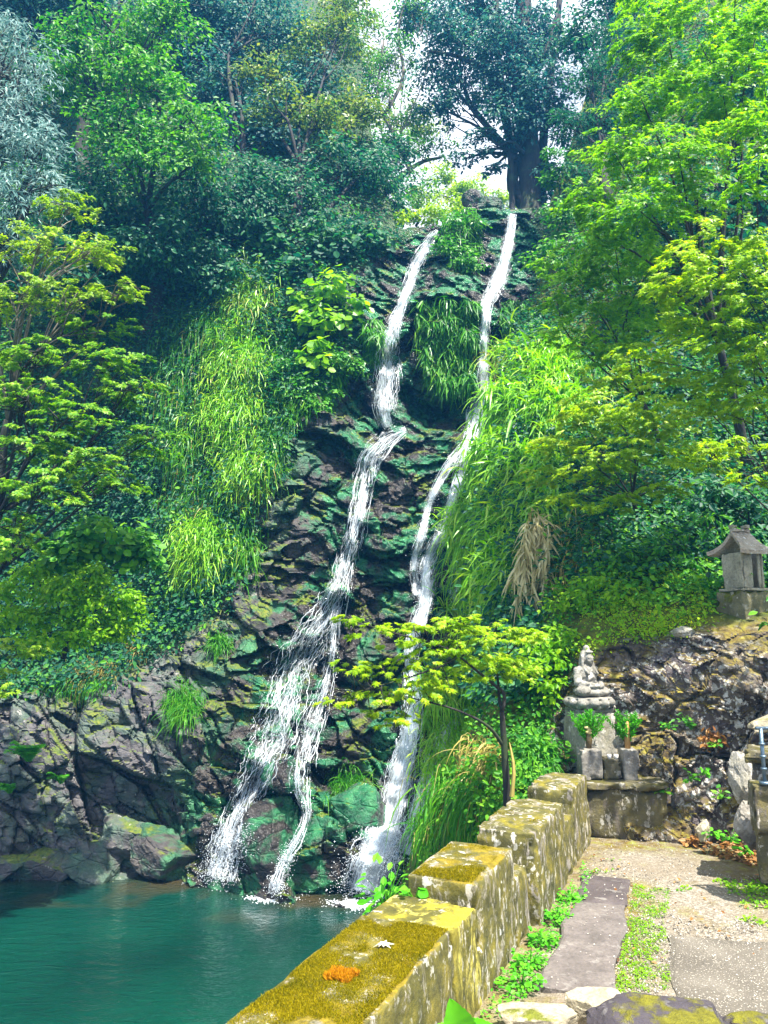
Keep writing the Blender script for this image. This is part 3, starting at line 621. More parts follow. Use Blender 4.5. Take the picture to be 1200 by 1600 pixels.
# ------------------------------------------------------------------ altar, pillar, statue
def bx(name, c, size, mat, parent, rz=0, seed=0, amp=.005, r=.01, n=(14, 12, 12), batter=0):
    V, Fs = block(c, size, rz, r, amp, n, seed, batter); return mesh(name, V, Fs, mat, parent, smooth=True)
AZ = .40; ac = np.array([1.90, 6.24, 0]); arz = -.06
ALT = empty('stone_altar', tuple(ac), 'low dark stone altar with a mossy top slab against the rock face', 'altar')
bx('base', ac+(0, 0, .165), (.62, .50, .37), ST_ALTAR, ALT, arz, 21, .008)
bx('top_slab', ac+(0, -.01, .375), (.66, .55, .05), ST_ALTAR, ALT, arz, 22, .005, n=(24, 20, 5))
pc = P(924, 1108, 6.45)
PIL = empty('stone_pillar', (pc[0], pc[1]+.05, AZ-.25), 'pale square pillar that carries the seated statue', 'pillar')
bx('shaft', (pc[0], pc[1]+.06, .53), (.33, .30, .72), ST_PILLAR, PIL, .35, 31, .006, n=(14, 14, 26))
bx('cap', (pc[0], pc[1]+.06, .90), (.30, .28, .035), ST_GREY, PIL, .35, 32, .003, n=(10, 10, 4))
sc0 = np.array([pc[0], pc[1]+.05, .918])
def rot(V, a): c, s = math.cos(a), math.sin(a); return V@np.array([[c, s, 0], [-s, c, 0], [0, 0, 1]])
STA = empty('seated_statue', tuple(sc0), 'weathered stone hooded figure seated in meditation on a lotus base', 'statue')
def ell(c, r, sub=3, rx=0.):
    V, Fs = ico(sub); V = V*np.array(r)
    if rx: V = np.stack([V[:, 0], V[:, 1]*math.cos(rx)-V[:, 2]*math.sin(rx), V[:, 1]*math.sin(rx)+V[:, 2]*math.cos(rx)], -1)
    return V+np.array(c), Fs
def fuse(name, parts, voxel, mat, parent, loc, rz, smooth_it=4, fold=None):
    """several solids melted into one continuous skin"""
    V, Fs = merge(parts); me = bpy.data.meshes.new('tmp'); me.from_pydata([tuple(v) for v in V], [], [tuple(f) for g in Fs for f in g])
    ob = bpy.data.objects.new('tmp', me); COL.objects.link(ob)
    md = ob.modifiers.new('r', 'REMESH'); md.mode = 'VOXEL'; md.voxel_size = voxel
    if smooth_it: ms = ob.modifiers.new('s', 'SMOOTH'); ms.iterations = smooth_it; ms.factor = .5
    dg = bpy.context.evaluated_depsgraph_get(); ev = ob.evaluated_get(dg); e = ev.to_mesh()
    V = np.array([v.co[:] for v in e.vertices]); q = [list(p.vertices) for p in e.polygons]; ev.to_mesh_clear()
    bpy.data.objects.remove(ob); bpy.data.meshes.remove(me)
    Fq = [np.array([f for f in q if len(f) == k]) for k in (3, 4)]; Fq = [f for f in Fq if len(f)]
    if fold is not None: V = fold(V)
    return mesh(name, rot(V, rz)+np.asarray(loc), Fq, mat, parent, smooth=True)
SR = .50
lot = []
for k in range(12):
    a = k/12*2*math.pi
    lot.append(ell((.175*math.cos(a), .165*math.sin(a), .052), (.052, .052, .040)))
    a += math.pi/12
    lot.append(ell((.150*math.cos(a), .14*math.sin(a), .022), (.045, .045, .028)))
lot += [ell((0, 0, .05), (.19, .18, .042)), ell((0, 0, .088), (.20, .19, .014)), ell((0, 0, .012), (.14, .13, .02))]
fuse('lotus_base', lot, .006, ST_STATUE, STA, sc0, SR, 2)
def cap_(a, b, r, k=7):
    a, b = np.array(a), np.array(b); return [ell(a+(b-a)*t, (r, r, r), 2) for t in np.linspace(0, 1, k)]
bd_ = [ell((0, .02, .16), (.098, .072, .13)), ell((0, .025, .222), (.105, .06, .045)), ell((0, -.005, .045), (.155, .12, .05)),
       ell((.118, -.055, .045), (.068, .072, .046)), ell((-.118, -.055, .045), (.068, .072, .046)), ell((0, -.10, .034), (.12, .052, .034)),
       ell((0, .01, .265), (.034, .034, .03)), ell((0, -.118, .088), (.05, .03, .018)), ell((.018, -.128, .10), (.012, .012, .012)), ell((-.018, -.128, .10), (.012, .012, .012))]
for s in (-1, 1):
    bd_ += cap_((s*.105, .02, .215), (s*.132, -.01, .115), .036)+cap_((s*.132, -.01, .115), (s*.03, -.112, .088), .029)
    bd_ += [ell((s*.09, -.03, .075), (.05, .06, .035))]
# head with face, turned towards the path
hd = [ell((0, 0, .318), (.042, .048, .056)), ell((0, -.02, .296), (.032, .032, .030)), ell((0, -.050, .312), (.0075, .011, .019)), ell((0, -.043, .291), (.014, .008, .0055)), ell((0, -.036, .274), (.014, .012, .009))]
for s in (-1, 1):
    hd += [ell((s*.018, -.041, .327), (.014, .009, .0045)), ell((s*.017, -.042, .318), (.010, .007, .0055)), ell((s*.043, .0, .305), (.008, .014, .024)), ell((s*.02, -.034, .298), (.014, .012, .014))]
def foldf(V):
    w = np.clip((.24-V[:, 2])/.06, 0, 1)*np.clip((V[:, 2]-.02)/.05, 0, 1)
    t = np.sin(V[:, 0]*70+V[:, 2]*95*np.sign(V[:, 0])+2*np.sin(V[:, 2]*30)); V = V.copy(); V[:, 1] -= .004*t*w; V += .002*np.stack([fbm(V*60, k, 2) for k in range(3)], -1); return V
fuse('body', bd_+hd, .0052, ST_STATUE, STA, sc0+(0, 0, .098), SR, 2, foldf)
hood = [ell((0, .020, .335), (.055, .050, .062)), ell((0, .012, .392), (.030, .032, .040)), ell((0, .045, .27), (.06, .03, .09)), ell((0, -.026, .372), (.040, .020, .014))]
for s in (-1, 1): hood += cap_((s*.050, .012, .335), (s*.062, .0, .245), .016)+cap_((s*.062, 0, .245), (s*.05, -.06, .19), .013)
fuse('hood', hood, .0055, ST_STATUE, STA, sc0+(0, 0, .098), SR, 2)
# offering blocks on the altar
def offering(px0, px1, pyt, pyb, D, dep, label, mat, seed):
    a, b = P(px0, pyt, D), P(px1, pyt, D); z1 = a[2]; z0 = AZ
    e = empty('flower_block', ((a[0]+b[0])/2, D+dep/2, z0), label, 'stone block', 'stone flower blocks on the altar')
    bx('block', ((a[0]+b[0])/2, D+dep/2, (z0+z1)/2), (abs(b[0]-a[0]), dep, z1-z0), mat, e, arz, seed, .005, n=(10, 10, 12)); return e, np.array([(a[0]+b[0])/2, D+dep/2, z1])
e1, top1 = offering(909, 942, 1172, 1216, 6.08, .20, 'wider stone block that holds the pale tied flower bundle', ST_GREY, 41)
e2, top2 = offering(975, 999, 1172, 1216, 6.08, .20, 'narrower stone block that holds the brown bamboo flower tube', ST_GREY, 43)
bxp = P(958, 1188, 6.12); ob_ = empty('mossy_block', (bxp[0], 6.22, AZ), 'dark mossy block between the two stone flower blocks', 'stone block')
bx('block', (bxp[0], 6.22, (AZ+bxp[2])/2), (.155, .2, bxp[2]-AZ), ST_ALTAR, ob_, arz, 45, .008)
TANB = simple('tan_bamboo', (.36, .20, .06)); PALEB = simple('pale_straw', (.50, .40, .16)); DKB = simple('dark_stem', (.09, .06, .02)); CUPW = simple('white_china', (.70, .68, .64), .25)
def bouquet(top, tubec, label, seed, tmat, hgt, gw):
    e = empty('flower_offering', tuple(top), label, 'flowers', 'greenery offerings before the statue')
    V, Fs = tube([top+(0, 0, -.01), top+(.004, 0, hgt*.5), top+(-.003, -.01, hgt)], [.022, .026, .016], 10, .06); mesh('tube', V, Fs, tmat, e, True)
    rs = np.random.RandomState(seed); ps, bs = [], []; st = []
    for k in range(46):
        d = np.array([rs.normal(0, .27), rs.normal(-.05, .22), 1.]); d /= np.linalg.norm(d); L = rs.uniform(.16, .31)
        pts = [top+(0, .03, .02)+d*L*t+np.array([d[0]*gw*t*t, 0, -.03*t*t]) for t in np.linspace(0, 1, 6)]
        st.append(tube(pts, [.003]*5+[.001], 4))
        for t in np.linspace(.3, 1, 17):
            i = min(int(t*5), 4); q = pts[i]+(pts[i+1]-pts[i])*(t*5-i); ps += [q]*4; bs += [nrm(d*.7+rs.normal(0, .8, 3)) for _ in range(4)]
    ps, bs = np.array(ps), np.array(bs); c = nrm(np.cross(bs, rs.normal(size=bs.shape))); a = np.cross(bs, c)
    V, Fs = inst(LEAF, ps, a, bs, c, np.stack([rs.uniform(.012, .020, len(ps)), rs.uniform(.020, .036, len(ps)), rs.uniform(.02, .03, len(ps))], -1)); mesh('foliage', V, Fs, LM['fern'], e)
    V, Fs = merge(st); mesh('stem', V, Fs, DKB, e); return e
LEAF = (np.array([(0, 0, 0), (-.30, .45, .07), (.30, .45, .07), (0, 1, 0)]), [np.array([(0, 3, 1), (0, 2, 3)])])
b1 = bouquet(top1+(0, 0, 0), 0, 'bright green cut fronds round a pale tied flower bundle', 5, DKB, .13, .02)
V, Fs = merge([ell(top1+(.0+R.normal(0, .008), -.015, .12+.007*k), (.02, .018, .012), 2) for k in range(7)]); mesh('flower_bundle', V, Fs, PALEB, b1, True)
bouquet(top2+(.0, 0, 0), 0, 'bright green cut fronds round a brown bamboo tube', 9, TANB, .21, .03)
for k, (px, lb) in enumerate(((952, 'small pale offering cup nearer the wider flower block'), (963, 'small pale offering cup nearer the narrower flower block'))):
    c = P(px, 1186, 6.16); c[2] = bxp[2]+.003; rr = np.array([.012, .017, .018, .016]); 
    V, Fs = tube([c, c+(0, 0, .015), c+(0, 0, .035), c+(0, 0, .036)], rr, 12); tag(mesh('offering_cup', V, Fs, CUPW, None, True, loc=c), lb, 'cup', 'offering cups on the mossy block')
boulder('rock', P(967, 1160, 6.3), (.055, .05, .05), 61, ST_PILLAR, 'whitish stone between the flower bundles behind the altar', 'rock', sub=4, attrs=False)
# ------------------------------------------------------------------ small shrine
hc = P(1166, 962, 6.5); hz = hc[2]
SH = empty('stone_shrine', tuple(hc), 'little stone shrine with a flared roof on a mossy base above the rock face', 'shrine')
hr = math.radians(20)
def shp_(name, V, Fs, mat, parent=SH, smooth=False): return mesh(name, rot(np.asarray(V, float), hr)+hc, Fs, mat, parent, smooth)
def sb(name, c, s, mat, parent=SH, seed=0, amp=.003, r=.006, n=(8, 8, 8)):
    V, Fs = block(c, s, 0, r, amp, n, seed); return shp_(name, V, Fs, mat, parent, True)
b0 = .21; bh = .335
sb('base', (0, 0, b0/2-.03), (.34, .30, b0+.06), ST_SBASE, seed=51, amp=.012, n=(12, 12, 10))
sb('floor_slab', (0, 0, b0+.012), (.30, .28, .024), ST_SHRINE, seed=52)
w_ = .25; dp = .22; y0, y1 = b0+.024, b0+bh
sb('side_wall', (-w_/2+.012, 0, (y0+y1)/2), (.024, dp, y1-y0), ST_SHRINE, seed=53)
sb('side_wall', (w_/2-.012, 0, (y0+y1)/2), (.024, dp, y1-y0), ST_SHRINE, seed=54)
sb('back_wall', (0, dp/2-.014, (y0+y1)/2), (w_-.052, .022, y1-y0), ST_DARK, seed=55)
sb('door_panel', (-.052, -dp/2+.010, (y0+y1)/2), (.104, .02, y1-y0), ST_SHRINE, seed=56)
sb('door_jamb', (.072, -dp/2+.006, (y0+y1)/2), (.032, .022, y1-y0), ST_SHRINE, seed=58)
# roof: ridge along x, concave slopes, flared eaves, thick edge
def roof():
    nx, ny = 21, 25; u = np.linspace(-1, 1, nx); v = np.linspace(-1, 1, ny); U, W = np.meshgrid(u, v, indexing='ij')
    a = np.abs(W); half = .11+.10*a**2.6; x = U*half; y = W*.195
    z = y1+.012+.185*(1-a)**1.35+.012*(np.abs(U)**4)*a
    top = np.stack([x, y, z], -1).reshape(-1, 3); bot = top.copy(); bot[:, 2] = np.maximum(bot[:, 2]-.035, y1-.02); bot[:, :2] *= .97
    i = (np.arange(nx-1)[:, None]*ny+np.arange(ny-1)[None]).ravel(); q = np.stack([i, i+ny, i+ny+1, i+1], -1); n = nx*ny
    ring = np.concatenate([np.arange(nx-1)*ny, (nx-1)*ny+np.arange(ny-1), np.arange(nx-1, 0, -1)*ny+ny-1, np.arange(ny-1, 0, -1)]); r2 = np.roll(ring, -1)
    return np.concatenate([top, bot]), [np.concatenate([q, np.stack([ring, ring+n, r2+n, r2], -1), q[:, ::-1]+n])]
V, Fs = roof(); V = V+.003*np.stack([fbm(V*25, k, 2) for k in range(3)], -1); RF = shp_('roof', V, Fs, ST_ROOF)
sb('ridge', (0, 0, y1+.205), (.19, .055, .03), ST_ROOF, RF, 61)
for s in (-1, 1): sb('ridge_block', (s*.07, 0, y1+.236), (.05, .075, .034), ST_SHRINE, RF, 62+s)
# stone shelf with the metal pipe at the end of the path
q0 = P(1196, 1180, 4.75); SHF = empty('stone_shelf', tuple(q0-(0, 0, .4)), 'two tier stone shelf with mossy edges standing at the foot of the rock face', 'stone shelf')
bx('top_slab', q0+(.16, .10, -.02), (.42, .34, .075), ST_ALTAR, SHF, -.5, 71, .006)
bx('lower_slab', q0+(.21, .06, -.24), (.42, .34, .06), ST_GREY, SHF, -.5, 72, .006)
bx('support', q0+(.20, .16, -.42), (.38, .30, .72), ST_ALTAR, SHF, -.5, 73, .012)
STEEL = simple('blue_grey_steel', (.13, .19, .24), .4, .6)
q1 = P(1195, 1222, 4.5); PIPE = empty('pipe_rail', tuple(q1), 'blue grey metal pipe rail standing in front of the stone shelf', 'pipe rail')
V, Fs = tube([q1, q1+(0, 0, .305)], .011, 12); mesh('post', V, Fs, STEEL, PIPE, True)
V, Fs = tube([q1+(-.03, 0, .305), q1+(.30, .03, .305)], .010, 12); mesh('top_bar', V, Fs, STEEL, PIPE, True)
for zz in (.07, .14, .21): V, Fs = tube([q1+(0, 0, zz), q1+(0, 0, zz+.012)], .018, 12); mesh('collar', V, Fs, STEEL, PIPE, True)
V, Fs = tube([q1+(0, 0, -.012), q1+(0, 0, .004)], .03, 12); mesh('foot_plate', V, Fs, STEEL, PIPE, True)
bx('support_ledge', q1+(.14, .03, -.16), (.40, .14, .29), ST_ALTAR, SHF, -.2, 75, .012)
# grey marker stone half hidden in the shrubs
mk = P(1066, 850, 7.9); tag(mesh('marker_stone', *block(mk, (.11, .07, .24), .3, .012, .006, (8, 6, 10), 77), ST_PILLAR, loc=mk), 'small pale marker stone half hidden in shrubs by the shrine', 'marker stone')
# ------------------------------------------------------------------ waterfalls
def resample(pl, step=4.0):
    a = np.array(pl, float)*np.array([1, 1, .80]); d = np.concatenate([[0], np.cumsum(np.hypot(*np.diff(a[:, :2], axis=0).T))]); n = max(4, int(d[-1]/step)); t = np.linspace(0, d[-1], n)
    xi = np.interp(t, d, np.arange(len(a))); return curve_pts_at(a, xi)
def curve_pts_at(p, t):
    m = len(p); i = np.clip(t.astype(int), 0, m-2); f = (t-i)[:, None]
    p0 = p[np.clip(i-1, 0, m-1)]; p1 = p[i]; p2 = p[i+1]; p3 = p[np.clip(i+2, 0, m-1)]
    return .5*((2*p1)+(-p0+p2)*f+(2*p0-5*p1+4*p2-p3)*f**2+(-p0+3*p1-3*p2+p3)*f**3)
def smooth1(d, k):
    k = min(k, len(d)//2*2-1)
    if k < 3: return d
    pad = np.pad(d, k//2, mode='edge'); return np.convolve(pad, np.ones(k)/k, 'valid')
def minf(d, k):
    pad = np.pad(d, k, mode='edge'); return np.min([pad[i:i+len(d)] for i in range(2*k+1)], 0)
ROCKS_IN = [(497, 1350, 11.0, 58, 60, .8), (425, 1318, 11.1, 58, 64, .8), (445, 1215, 10.95, 30, 30, .8)]
def wd(px, py):
    d = dA(px, py)
    for x, y, D, rx, ry, k in ROCKS_IN:
        q = 1-((px-x)/rx)**2-((py-y)/ry)**2; d = np.where(q > 0, np.minimum(d, D-rx*pxm(D)*k*np.sqrt(np.maximum(q, 0))-.04), d)
    return d
def strands(pl, dens, air=(0, 0), seed=0, wmin=.002, wmax=.008, loose=1.):
    c = resample(pl); n = len(c); tg = nrm(np.gradient(c[:, :2], axis=0)); pr = np.stack([-tg[:, 1], tg[:, 0]], -1)
    rs = np.random.RandomState(seed); out = []; tot = int(.50*dens*n*np.mean(c[:, 2])/12)
    for k in range(tot):
        L = int(np.clip(rs.lognormal(2.0, .55), 4, 30)); i0 = rs.randint(-3, max(1, n-4)); i0 = max(i0, 0); i1 = min(n, i0+L)
        if i1-i0 < 4: continue
        a0 = np.clip(rs.normal(0, .52), -.95, .95)*loose; sl = rs.normal(0, .014); ph = rs.uniform(0, 100); t = np.arange(i0, i1)
        wob = .13*fbm(np.stack([t*.07+ph, 0*t, 0*t], -1), seed+k % 7, 2)+.09*fbm(np.stack([t*.45+ph, 0*t, 0*t+3.], -1), k % 5, 2)
        xy = c[i0:i1, :2]+pr[i0:i1]*((a0+wob+sl*(t-i0))*c[i0:i1, 2])[:, None]
        d = wd(xy[:, 0], xy[:, 1]); d = smooth1(minf(d, 3), 9)-rs.uniform(.015, .07)
        if air[1]:
            f = np.clip((xy[:, 1]-air[0])/60, 0, 1)*np.clip((air[1]-xy[:, 1])/30, 0, 1); d = d-f*rs.uniform(.10, .45)
        p = P(xy[:, 0], xy[:, 1], d); s = np.linspace(0, 1, i1-i0)
        w = rs.uniform(wmin, wmax)*(rs.rand()**1.2*.8+.3)*np.sin(np.pi*np.clip(s*.92+.05, 0, 1))**.6*(1+.5*fbm(np.stack([t*.6+ph, 0*t, 0*t], -1), 3, 2)); out.append(tube(p, np.maximum(w, .002), 4))
    return out
def veil(pl, off=.05, air=(0, 0), wk=1.05, nu=9, dens=.5):
    c = resample(pl); n = len(c); tg = nrm(np.gradient(c[:, :2], axis=0)); pr = np.stack([-tg[:, 1], tg[:, 0]], -1); u = np.linspace(-wk, wk, nu)
    X = c[:, None, 0]+pr[:, None, 0]*u[None]*c[:, 2:3]; Y = c[:, None, 1]+pr[:, None, 1]*u[None]*c[:, 2:3]
    D = wd(X, Y)
    for j in range(nu): D[:, j] = smooth1(minf(D[:, j], 2), 5)
    if air[1]: D = D-.22*np.clip((Y-air[0])/60, 0, 1)*np.clip((air[1]-Y)/30, 0, 1)
    D = D-off; V = P(X, Y, D).reshape(-1, 3)
    ln = np.concatenate([[0], np.cumsum(np.linalg.norm(np.diff(P(c[:, 0], c[:, 1], D[:, nu//2]), axis=0), axis=1))])
    fl = np.stack([np.broadcast_to(u[None]*c[:, 2:3]*.012, X.shape), np.broadcast_to(ln[:, None], X.shape), 0*X], -1).reshape(-1, 3)
    i = (np.arange(n-1)[:, None]*nu+np.arange(nu-1)[None]).ravel(); q = np.stack([i, i+nu, i+nu+1, i+1], -1)
    ed = np.clip(1.25-np.abs(u)/wk, 0, 1)[None]*np.ones((n, 1))*dens*1.35-.12
    return V, q, fl, ed.ravel()
def drops(pl, n, spread, seed, r=(.004, .013), ylim=None, dz=.0):
    c = resample(pl); rs = np.random.RandomState(seed)
    if ylim: c = c[(c[:, 1] > ylim[0]) & (c[:, 1] < ylim[1])]
    k = rs.randint(0, len(c), n); x = c[k, 0]+rs.normal(0, spread, n)*np.maximum(c[k, 2], 8); y = c[k, 1]+rs.normal(0, 8, n)
    d = wd(x, y)-np.abs(rs.normal(.10, .10, n))-.02; p = P(x, y, d); p[:, 2] = np.maximum(p[:, 2], WZ+.01)
    s = rs.uniform(*r, n)*rs.rand(n)**.7+.002; return inst(OCT, p, *rand_axes(n), np.stack([s, s, s*1.3], -1))
def waterfall(paths, top, label, airs, dens, seed, dn):
    e = empty('waterfall', tuple(P(*top)), label, 'waterfall')
    st, ve, fl, ed, dr, b = [], [], [], [], [], 0
    for i, pl in enumerate(paths):
        st += strands(pl, dens[i], airs[i], seed+i*13)
        for of, wk_, k_ in ((.035, 1.0, 0.), (.075, 1.22, 31.), (.12, 1.4, 67.)):
            V, q, f, d = veil(pl, of, airs[i], wk_, 11, dn[i]-of*.9); ve.append((V, q)); fl.append(f+np.array([k_, k_*.37, 0])); ed.append(d)
        dr.append(drops(pl, int(230*len(pl)*dens[i]/6), .62, seed+i, (.002, .0065)))
    V, Fs = merge(st); mesh('white_strands', V, Fs, WSTR, e, True)
    V, Fs = merge(ve); mesh('water_veil', V, Fs, WVEIL, e, True, attrs={'flow': np.concatenate(fl), 'dens': np.concatenate(ed)})
    V, Fs = merge(dr); tag(mesh('spray', V, Fs, WSTR, e), kind='stuff')
    return e
WA = waterfall(FALL_A, (600, 700, 14), 'main white cascade that drops over the cliff lip and slants down to the pool', [(540, 668), (0, 0), (0, 0)], [4.2, 3.4, 3.4], 11, (.50, .37, .36))
WB = waterfall(FALL_B, (740, 700, 13.5), 'thinner branching cascade beside the tall bright grass, falling behind the small maple', [(470, 610), (0, 0), (0, 0), (0, 0), (0, 0)], [3.2, 5.0, 3.2, 3.0, 2.8], 51, (.64, .66, .55, .55, .62))
def foam(cx, cy, rx, ry, n, seed, parent):
    rs = np.random.RandomState(seed); n = int(n*.62); a = rs.uniform(0, 2*np.pi, n); r = np.abs(rs.normal(0, .52, n))*(1+.35*np.sin(3*a+seed)+.25*np.sin(7*a+2*seed)); x = cx+rx*r*np.cos(a); y = cy+ry*r*np.sin(a)
    p = G(x, y, WZ+.004); s = rs.uniform(.007, .026, n)*np.clip(1.1-.6*r, .25, 1.1); A_ = np.tile([1., 0, 0], (n, 1)); B_ = np.tile([0, 1., 0], (n, 1)); C_ = np.tile([0, 0, 1.], (n, 1))
    V, Fs = ico(1); return inst((V, Fs), p, A_, B_, C_, np.stack([s, s*1.2, s*.28], -1))
V, Fs = merge([foam(322, 1376, 34, 7, 1000, 1, WA), foam(362, 1386, 30, 6, 700, 2, WA), foam(423, 1404, 44, 8, 1200, 3, WA)]); mesh('foam', V, Fs, WSTR, WA, True)
V, Fs = merge([foam(556, 1412, 46, 11, 1700, 4, WB), foam(592, 1398, 24, 8, 500, 5, WB)]); mesh('foam', V, Fs, WSTR, WB, True)
V, Fs = merge([drops(FALL_A[1], 2600, .6, 71, (.002, .006), (1290, 1385)), drops(FALL_A[2], 1100, .7, 72, (.002, .006), (1330, 1400))]); tag(mesh('splash', V, Fs, WSTR, WA), kind='stuff')
V, Fs = drops(FALL_B[1], 4200, .65, 73, (.002, .007), (1290, 1400)); tag(mesh('splash', V, Fs, WSTR, WB), kind='stuff')
# ------------------------------------------------------------------ foliage
def star():
    v = [(0, -.05, 0)]
    for k, a in enumerate((-112, -84, -56, -28, 0, 28, 56, 84, 112)):
        r = ((.50, .26, .80, .34, 1.0, .34, .80, .26, .50)[k]); a = math.radians(a)
        v.append((.62*r*math.sin(a)*1.15, .18+.82*r*math.cos(a) if abs(a) < 1.6 else .14+.5*r*math.cos(a), -.16*r*r))
    return np.array(v, float), [np.array([list(range(9, -1, -1))])]
STAR = star()
ROUND = (np.array([(0, 0, 0), (-.34, .18, .05), (-.46, .55, .03), (-.22, .88, -.03), (0, 1, -.06), (.22, .88, -.03), (.46, .55, .03), (.34, .18, .05)], float), [np.array([[0, 7, 6, 5], [0, 5, 4, 3], [0, 3, 2, 1]])])
LONG = (np.array([(0, 0, 0), (-.11, .4, .03), (.11, .4, .03), (0, 1, -.12)]), [np.array([(0, 3, 1), (0, 2, 3)])])
OVAL = (np.array([(0, 0, 0), (-.27, .35, .06), (.27, .35, .06), (-.22, .7, .03), (.22, .7, .03), (0, 1, -.08)]), [np.array([(0, 3, 1), (0, 5, 3), (0, 2, 4), (0, 4, 5)])])
def unit(n): return nrm(R.normal(size=(n, 3)))
def put(proto, p, nv, dv, size):
    c = nrm(nv); b = nrm(dv-c*(dv*c).sum(1, keepdims=True)); a = np.cross(b, c)
    return inst(proto, p, a, b, c, np.repeat(size[:, None], 3, 1))
def crown(blobs, proto, size, layers=3., flat=.5, pad=False, droop=.25, kk=1., jit=.5):
    """leaf clumps through the volume of every blob: [(px,py,D,rx_px,ry_px)] -> mesh parts, blob centres, clump centres"""
    parts, cen, sub = [], [], []
    for (px, py, D, rx, ry) in blobs:
        c = P(px, py, D); k = pxm(D); r = np.array([rx*k, min(rx, ry*1.6)*k*.8, ry*k]); cen.append(c)
        nl = int(layers*(LAYP if pad else LAY)*math.pi*rx*ry/(.38*(size/k)**2))
        K = max(8, int(kk*(30 if pad else 19)*math.sqrt(rx*ry)/60)+6)
        q = unit(K)*(R.rand(K)**.45)[:, None]; s = c+q*r; sub.append(s)
        cr = ((.17+.24*R.rand(K)) if pad else (.22+.28*R.rand(K)))*min(r[0], r[2]*1.5)
        i = R.randint(0, K, nl)
        if pad:
            ph = np.arctan2(q[:, 1], q[:, 0])+R.normal(0, .7, K); tl = R.normal(-.10, .22, K); lw_ = R.uniform(1.6, 2.9, K)
            s1 = R.rand(nl)**.8; w1 = R.normal(0, .52, nl)*(1.05-s1*.75)*(.75+.35*np.sin(s1*22+i)); di = np.stack([np.cos(ph[i]), np.sin(ph[i]), 0*s1], -1); pe = np.stack([-di[:, 1], di[:, 0], 0*s1], -1); h = di
            p = s[i]+(di*((s1-.4)*lw_[i])[:, None]+pe*w1[:, None])*cr[i][:, None]
            p[:, 2] += cr[i]*(tl[i]*(s1-.4)*2-droop*1.2*s1**2+R.normal(0, .09, nl)+.20*fbm(p*5, 3, 2)-.18*w1**2)
            nv = np.array([0, -.35, .95])+h*.35+unit(nl)*jit; dv = h*.8+unit(nl)*.7-np.array([0, 0, .25])
        else:
            g = R.normal(0, .55, (nl, 3)); p = s[i]+g*cr[i][:, None]*np.array([1, 1, flat])
            p[:, 2] -= droop*cr[i]*(g[:, 0]**2+g[:, 1]**2)
            nv = np.array([0, -.45, .8])+nrm(g)*.45+unit(nl)*jit*1.3; dv = nrm(g)*.9+unit(nl)*.6-np.array([0, 0, .45])
        parts.append(put(proto, p, nv, dv, size*R.uniform(.65, 1.25, nl)))
    return parts, cen, sub
def limbs(base, cen, sub, r0, twig=True, fork=.45, every=1):
    parts = []; base = np.asarray(base, float); m = np.mean(cen, 0); f = base+(m-base)*fork; f[2] = base[2]+(m[2]-base[2])*fork
    parts.append(tube(curve_pts([base-(0, 0, .15), base+(f-base)*.5+R.normal(0, r0*.8, 3)*(1, 1, .3), f], 9), np.linspace(r0*1.25, r0*.72, 9), 9, .08))
    for c, s in zip(cen, sub):
        L = np.linalg.norm(c-f); mid = f+(c-f)*.5+R.normal(0, .08*L, 3)+np.array([0, 0, .08*L])
        pt = curve_pts([f, mid, c], 9); parts.append(tube(pt, np.linspace(r0*.38, r0*.09, 9), 6, .06))
        if twig:
            for q in s[::every]:
                j = R.randint(4, 9); a = pt[j]; parts.append(tube(curve_pts([a, (a+q)/2+R.normal(0, .04*L+.01, 3), q], 6), np.linspace(r0*.16, r0*.03, 6), 4))
    return parts
def tree(name, base, blobs, proto, size, mat, label, cat='tree', group=None, r0=.1, layers=3., flat=.5, pad=False, droop=.25, barkm=None, twig=True, fork=.45, kk=1., jit=.5, every=2, extra=None):
    b = np.asarray(base, float); e = empty(name, tuple(b), label, cat, group)
    pr, cen, sub = crown(blobs, proto, size, layers, flat, pad, droop, kk, jit)
    V, Fs = merge(pr); mesh('crown', V, Fs, LM[mat], e)
    lb = limbs(b, cen, sub, r0, twig, fork, every)
    if extra: lb += extra
    V, Fs = merge(lb); mesh('trunk', V, Fs, barkm or BARK, e, True); return e
def onA(px, py, up=0.): return P(px, py, dA(px, py)-up)
def onS(px, py, up=0.): return P(px, py, surf(px, py)-up)
# --- trees that close the valley behind and above the fall
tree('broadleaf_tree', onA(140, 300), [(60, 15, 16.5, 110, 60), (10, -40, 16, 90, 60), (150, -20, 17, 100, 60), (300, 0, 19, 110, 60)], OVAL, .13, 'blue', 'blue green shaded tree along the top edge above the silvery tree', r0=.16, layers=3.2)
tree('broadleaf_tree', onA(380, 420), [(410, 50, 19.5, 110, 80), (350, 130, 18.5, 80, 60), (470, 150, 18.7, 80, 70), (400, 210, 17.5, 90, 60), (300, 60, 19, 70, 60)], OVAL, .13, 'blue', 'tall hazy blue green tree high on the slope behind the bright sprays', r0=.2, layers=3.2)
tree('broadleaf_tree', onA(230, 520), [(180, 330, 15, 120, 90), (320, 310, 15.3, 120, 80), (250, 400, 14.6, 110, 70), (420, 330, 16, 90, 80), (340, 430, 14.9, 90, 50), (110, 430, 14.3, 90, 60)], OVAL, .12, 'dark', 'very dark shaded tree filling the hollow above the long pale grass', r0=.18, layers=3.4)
tree('broadleaf_tree', onA(460, 380), [(540, 270, 17, 80, 60), (470, 310, 16.5, 80, 60), (600, 250, 18.5, 50, 50), (510, 370, 15.8, 70, 40), (590, 310, 18, 50, 35)], OVAL, .12, 'dark', 'dark evergreen tree leaning over the lip of the main cascade', r0=.15, layers=3.2)
